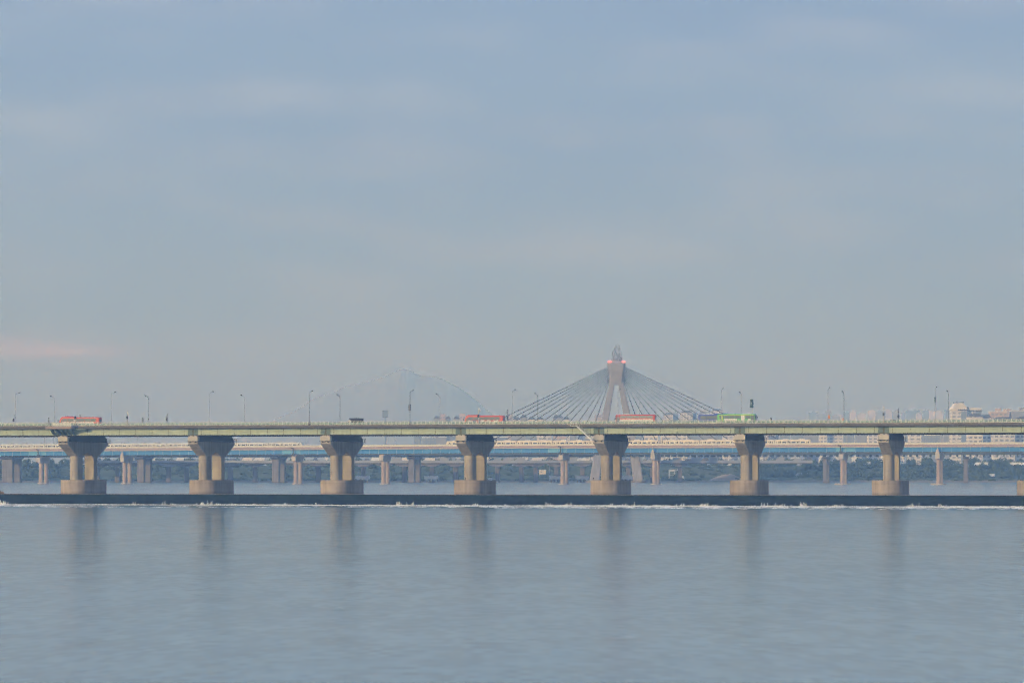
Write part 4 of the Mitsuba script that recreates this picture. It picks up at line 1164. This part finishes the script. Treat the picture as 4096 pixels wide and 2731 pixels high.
def block(c0, c1, row, D, label, wall, name='apartment_block', style='flat', group=None, deep=13.0, win=True, glazing=None, cat='apartment block'):
    """block seen between photo columns c0..c1 with its roof line at photo row 'row', standing at distance D on the ground"""
    x0, x1 = (c0 - 2048) / 13575 * D, (c1 - 2048) / 13575 * D
    zt = EYE + (1890 - row) / 13575 * D
    k = thing(name, label, cat, group)
    zb = 13.6
    body = zt - (2.6 if style == 'gable' else 0.0)
    part(k, 'wall', MB().box(x0, x1, D, D + deep, zb, body), wall)
    wn = MB()
    if win:
        nb = max(2, int((x1 - x0) / 3.4))
        w = (x1 - x0) / nb
        z = zb + 1.2
        while z < body - 2.2:
            for i in range(nb):
                wn.box(x0 + i * w + w * 0.2, x0 + i * w + w * 0.8, D - 0.12, D - 0.004, z, z + 1.5)
            z += BH
        for j in range(max(1, int(deep / 4))):
            zz = zb + 1.2
            while zz < body - 2.2:
                wn.box(x0 - 0.12 if x0 > 0 else x1 + 0.004, x0 - 0.004 if x0 > 0 else x1 + 0.12, D + 1.2 + 4 * j, D + 2.8 + 4 * j, zz, zz + 1.5)
                zz += BH
        if wn.n:
            part(k, 'window', wn, 'mat_far_window', kind='stuff')
    if glazing:
        for a, b in glazing:
            part(k, 'balcony_column', MB().box(x0 + a * (x1 - x0), x0 + b * (x1 - x0), D - 0.5, D - 0.13, zb + 1, body - 1), 'mat_far_wall_blue')
    if style == 'gable':
        part(k, 'roof', MB().slab([(x0 - 0.6, body + 0.003), (x1 + 0.6, body + 0.003), ((x0 + x1) / 2 + 0.25 * (x1 - x0), zt), ((x0 + x1) / 2 - 0.25 * (x1 - x0), zt)], D - 0.5, D + deep + 0.5, 'uz'), 'mat_far_roof')
    elif style == 'flat':
        part(k, 'roof', MB().box(x0 - 0.3, x1 + 0.3, D - 0.3, D + deep + 0.3, body + 0.003, body + 0.7), 'mat_far_roof_pale')
        part(k, 'roof_house', MB().cham(x0 + 0.35 * (x1 - x0), x0 + 0.65 * (x1 - x0), D + 3, D + deep - 3, body + 0.71, body + 3.2, 0.2), wall)
    return k, x0, x1, body


# right-hand cluster
D = 2750.0
k, x0, x1, b = block(3806, 3868, 1640, D, 'white apartment tower with a tall sloped roof, highest building on the right', 'mat_far_wall', style=None, glazing=[(0.62, 0.95)])
part(k, 'roof', MB().slab([(x0 - 0.5, b + 0.003), (x1 + 1.0, b + 0.003), (x1 - 3.0, b + 5.6), (x0 + 3.2, b + 5.6)], D - 0.6, D + 13.6, 'uz'), 'mat_far_roof_pale')
part(k, 'roof_cap', MB().box(x0 + 2.9, x1 - 2.8, D - 0.2, D + 13, b + 5.61, b + 6.4), 'mat_far_roof')
part(k, 'eave', MB().box(x0 + 5.2, x1 + 0.6, D - 1.2, D - 0.61, b - 0.4, b + 0.5), 'mat_far_roof')
k, x0, x1, b = block(3868.5, 3926, 1641, D + 4, 'white apartment wing with a dark eave, joined to the right of the tallest tower', 'mat_far_wall', style=None, glazing=[(0.15, 0.3), (0.6, 0.98)])
part(k, 'roof', MB().slab([(x0 + 1.2, b + 0.003), (x1 + 0.6, b + 0.003), (x1 - 0.6, b + 2.0), (x0 + 1.8, b + 2.0)], D + 3.2, D + 17, 'uz'), 'mat_far_roof_pale')
part(k, 'stair_house', MB().cham(x0 + 0.1, x0 + 1.15, D + 5, D + 10, b + 0.003, b + 2.6, 0.1), 'mat_far_roof')
part(k, 'eave', MB().box(x0 + 0.1, x1 + 0.6, D + 2.8, D + 3.19, b - 0.9, b - 0.1), 'mat_far_roof')
block(3874, 3931, 1655, 2640, 'cream block with a humped roof in front of the tallest tower', 'mat_far_wall', style='gable')
block(3928, 3964, 1658, 2650, 'cream block with a humped roof, second to the right of the tallest tower', 'mat_far_wall', style='gable')
block(3962, 4030, 1648, 3000, 'pale pink long block at the right edge, behind the cream ones', 'mat_far_wall_pink')
block(4022, 4046, 1636, 3040, 'narrow pink tower standing highest at the right edge', 'mat_far_wall_pink', style=None)
block(4046, 4150, 1645, 3000, 'pale grey long block cut by the right edge of the picture', 'mat_far_wall_grey')
block(3975, 4060, 1668, 2560, 'low white block just above the railing near the right edge', 'mat_far_roof_pale', style='gable')
block(4062, 4160, 1666, 2570, 'low white block just above the railing at the very right edge', 'mat_far_roof_pale', style='gable')
block(3706, 3766, 1742, 2900, 'blue grey slab seen under the road bridge right of the seventh pier', 'mat_far_wall_blue')
block(3768, 3804, 1730, 2880, 'pale slab seen under the road bridge just left of the white tower', 'mat_far_wall_grey')
block(3625, 3703, 1720, 2950, 'blue grey slab beside the seventh pier under the road bridge', 'mat_far_wall_blue')
# hazy towers, centre right
for i, (c0, c1, r, D, w, st, lab) in enumerate([
        (2655, 2692, 1652, 4300, 'mat_far_wall', 'gable', 'hazy pale apartment tower with a dark roof, first of those right of the red bus'),
        (2694, 2712, 1652, 4320, 'mat_far_wall_blue', 'flat', 'hazy narrow blue grey tower right of the red bus'),
        (2722, 2770, 1643, 4250, 'mat_far_wall', 'gable', 'hazy pale apartment tower with a domed dark roof between the red and blue buses'),
        (2772, 2786, 1655, 4260, 'mat_far_wall_blue', 'flat', 'hazy narrow blue tower left of the blue bus'),
        (2800, 2840, 1645, 4800, 'mat_far_wall_grey', 'flat', 'very hazy tower above the blue bus'),
        (2848, 2890, 1636, 4700, 'mat_far_wall', 'gable', 'very hazy tower with a dark roof where the right cables end')]):
    block(c0, c1, r, D, lab, w, style=st)
# towers, centre left behind the cables
for c0, c1, r, D, w, st, lab in [
        (1737, 1760, 1664, 3300, 'mat_far_wall_grey', 'gable', 'hazy grey block with a dark roof left of the middle red bus'),
        (1761, 1781, 1656, 3350, 'mat_far_wall_pink', None, 'hazy pink block left of the middle red bus'),
        (1782, 1800, 1665, 3320, 'mat_far_wall_grey', 'gable', 'hazy grey block with a dark roof, second left of the middle red bus'),
        (1816, 1838, 1665, 3300, 'mat_far_wall_grey', 'gable', 'hazy grey block with a dark roof touching the front of the middle red bus'),
        (1838, 1862, 1655, 3350, 'mat_far_wall_pink', None, 'hazy pink block just behind the front of the middle red bus'),
        (2030, 2050, 1660, 3300, 'mat_far_wall_pink', None, 'pink block right of the middle red bus under the cables'),
        (2052, 2080, 1668, 3250, 'mat_far_wall', 'gable', 'cream block under the left cables, nearest the middle red bus'),
        (2082, 2108, 1660, 3350, 'mat_far_wall_grey', 'gable', 'grey block with a dark roof under the left cables'),
        (2112, 2140, 1668, 3250, 'mat_far_wall', 'gable', 'cream block under the left cables by a lamp pole'),
        (2148, 2174, 1668, 3250, 'mat_far_wall', 'gable', 'cream block under the left cables right of a lamp pole'),
        (2212, 2252, 1660, 3350, 'mat_far_wall_grey', 'gable', 'grey block with a dark roof, furthest right under the left cables'),
        (2252, 2278, 1668, 3250, 'mat_far_wall', 'gable', 'cream block under the left cables left of the white stair'),
        (2380, 2405, 1660, 3300, 'mat_far_wall_pink', None, 'pink block just left of the tower leg')]:
    block(c0, c1, r, D, lab, w, style=st)
# slabs seen in the gap between the two decks
tones = ['mat_far_wall', 'mat_far_wall_grey', 'mat_far_wall_blue', 'mat_far_wall_pink']
todo, c = [], 1655.0
while c < 3640:
    w = 26 + 34 * rng.random()
    todo.append((c, w, 2700 + 500 * rng.random(), 1700 + 45 * rng.random() if c > 2000 else 1745 + 12 * rng.random(), tones[int(rng.integers(0, 3 if c > 2400 else 4))]))
    c += w + 4 + 10 * rng.random()
for (c, w, D, r, m), rk in zip(todo, ranked([q[0] for q in todo])):
    block(c, c + w, r, D, f'{TONE[m]} hazy slab under the road deck, {rk}', m, group='slabs seen between the two decks')
# skyline in the haze at the right
todo, c = [], 3236.0
while c < 3800:
    w = 14 + 26 * rng.random()
    todo.append((c, w, 8800 + 2600 * rng.random(), 1640 + 26 * rng.random() if c > 3250 else 1650, tones[int(rng.integers(0, 3))]))
    c += w * (0.7 + 0.6 * rng.random())
for (c, w, D, r, m), rk in zip(todo, ranked([q[0] for q in todo])):
    block(c, c + w, r, D, f'faint {TONE[m]} skyline tower above the railing, {rk}', m, group='hazy skyline towers', win=False)
# low houses behind the bank, under the railway bridge
todo, c = [], 250.0
while c < 3560:
    if rng.random() < 0.75:
        w = 12 + 26 * rng.random()
        todo.append((c, w, 2420 + 240 * rng.random(), 1828 + 9 * rng.random(), ['mat_white', 'mat_far_wall', 'mat_far_wall_grey'][int(rng.integers(0, 3))], rng.random() < 0.5))
        c += w
    c += 14 + 40 * rng.random()
for (c, w, D, r, m, fl), rk in zip(todo, ranked([q[0] for q in todo])):
    block(c, c + w, r, D, f'small {TONE[m]} building behind the bank, {rk}', m, name='low_building', group='small buildings behind the far bank', style='flat' if fl else 'gable', deep=9, cat='building')

# ------------------------------------------------------------------ the hazy air
scene['haze'] = {'type': 'cube', 'to_world': T().translate([0, 7250, 259]).scale([6200, 10500, 261]), 'bsdf': {'type': 'null'}, 'interior': {'type': 'ref', 'id': 'haze_air'}}
labels['haze'] = {'label': 'thin blue haze over the river', 'kind': 'stuff'}
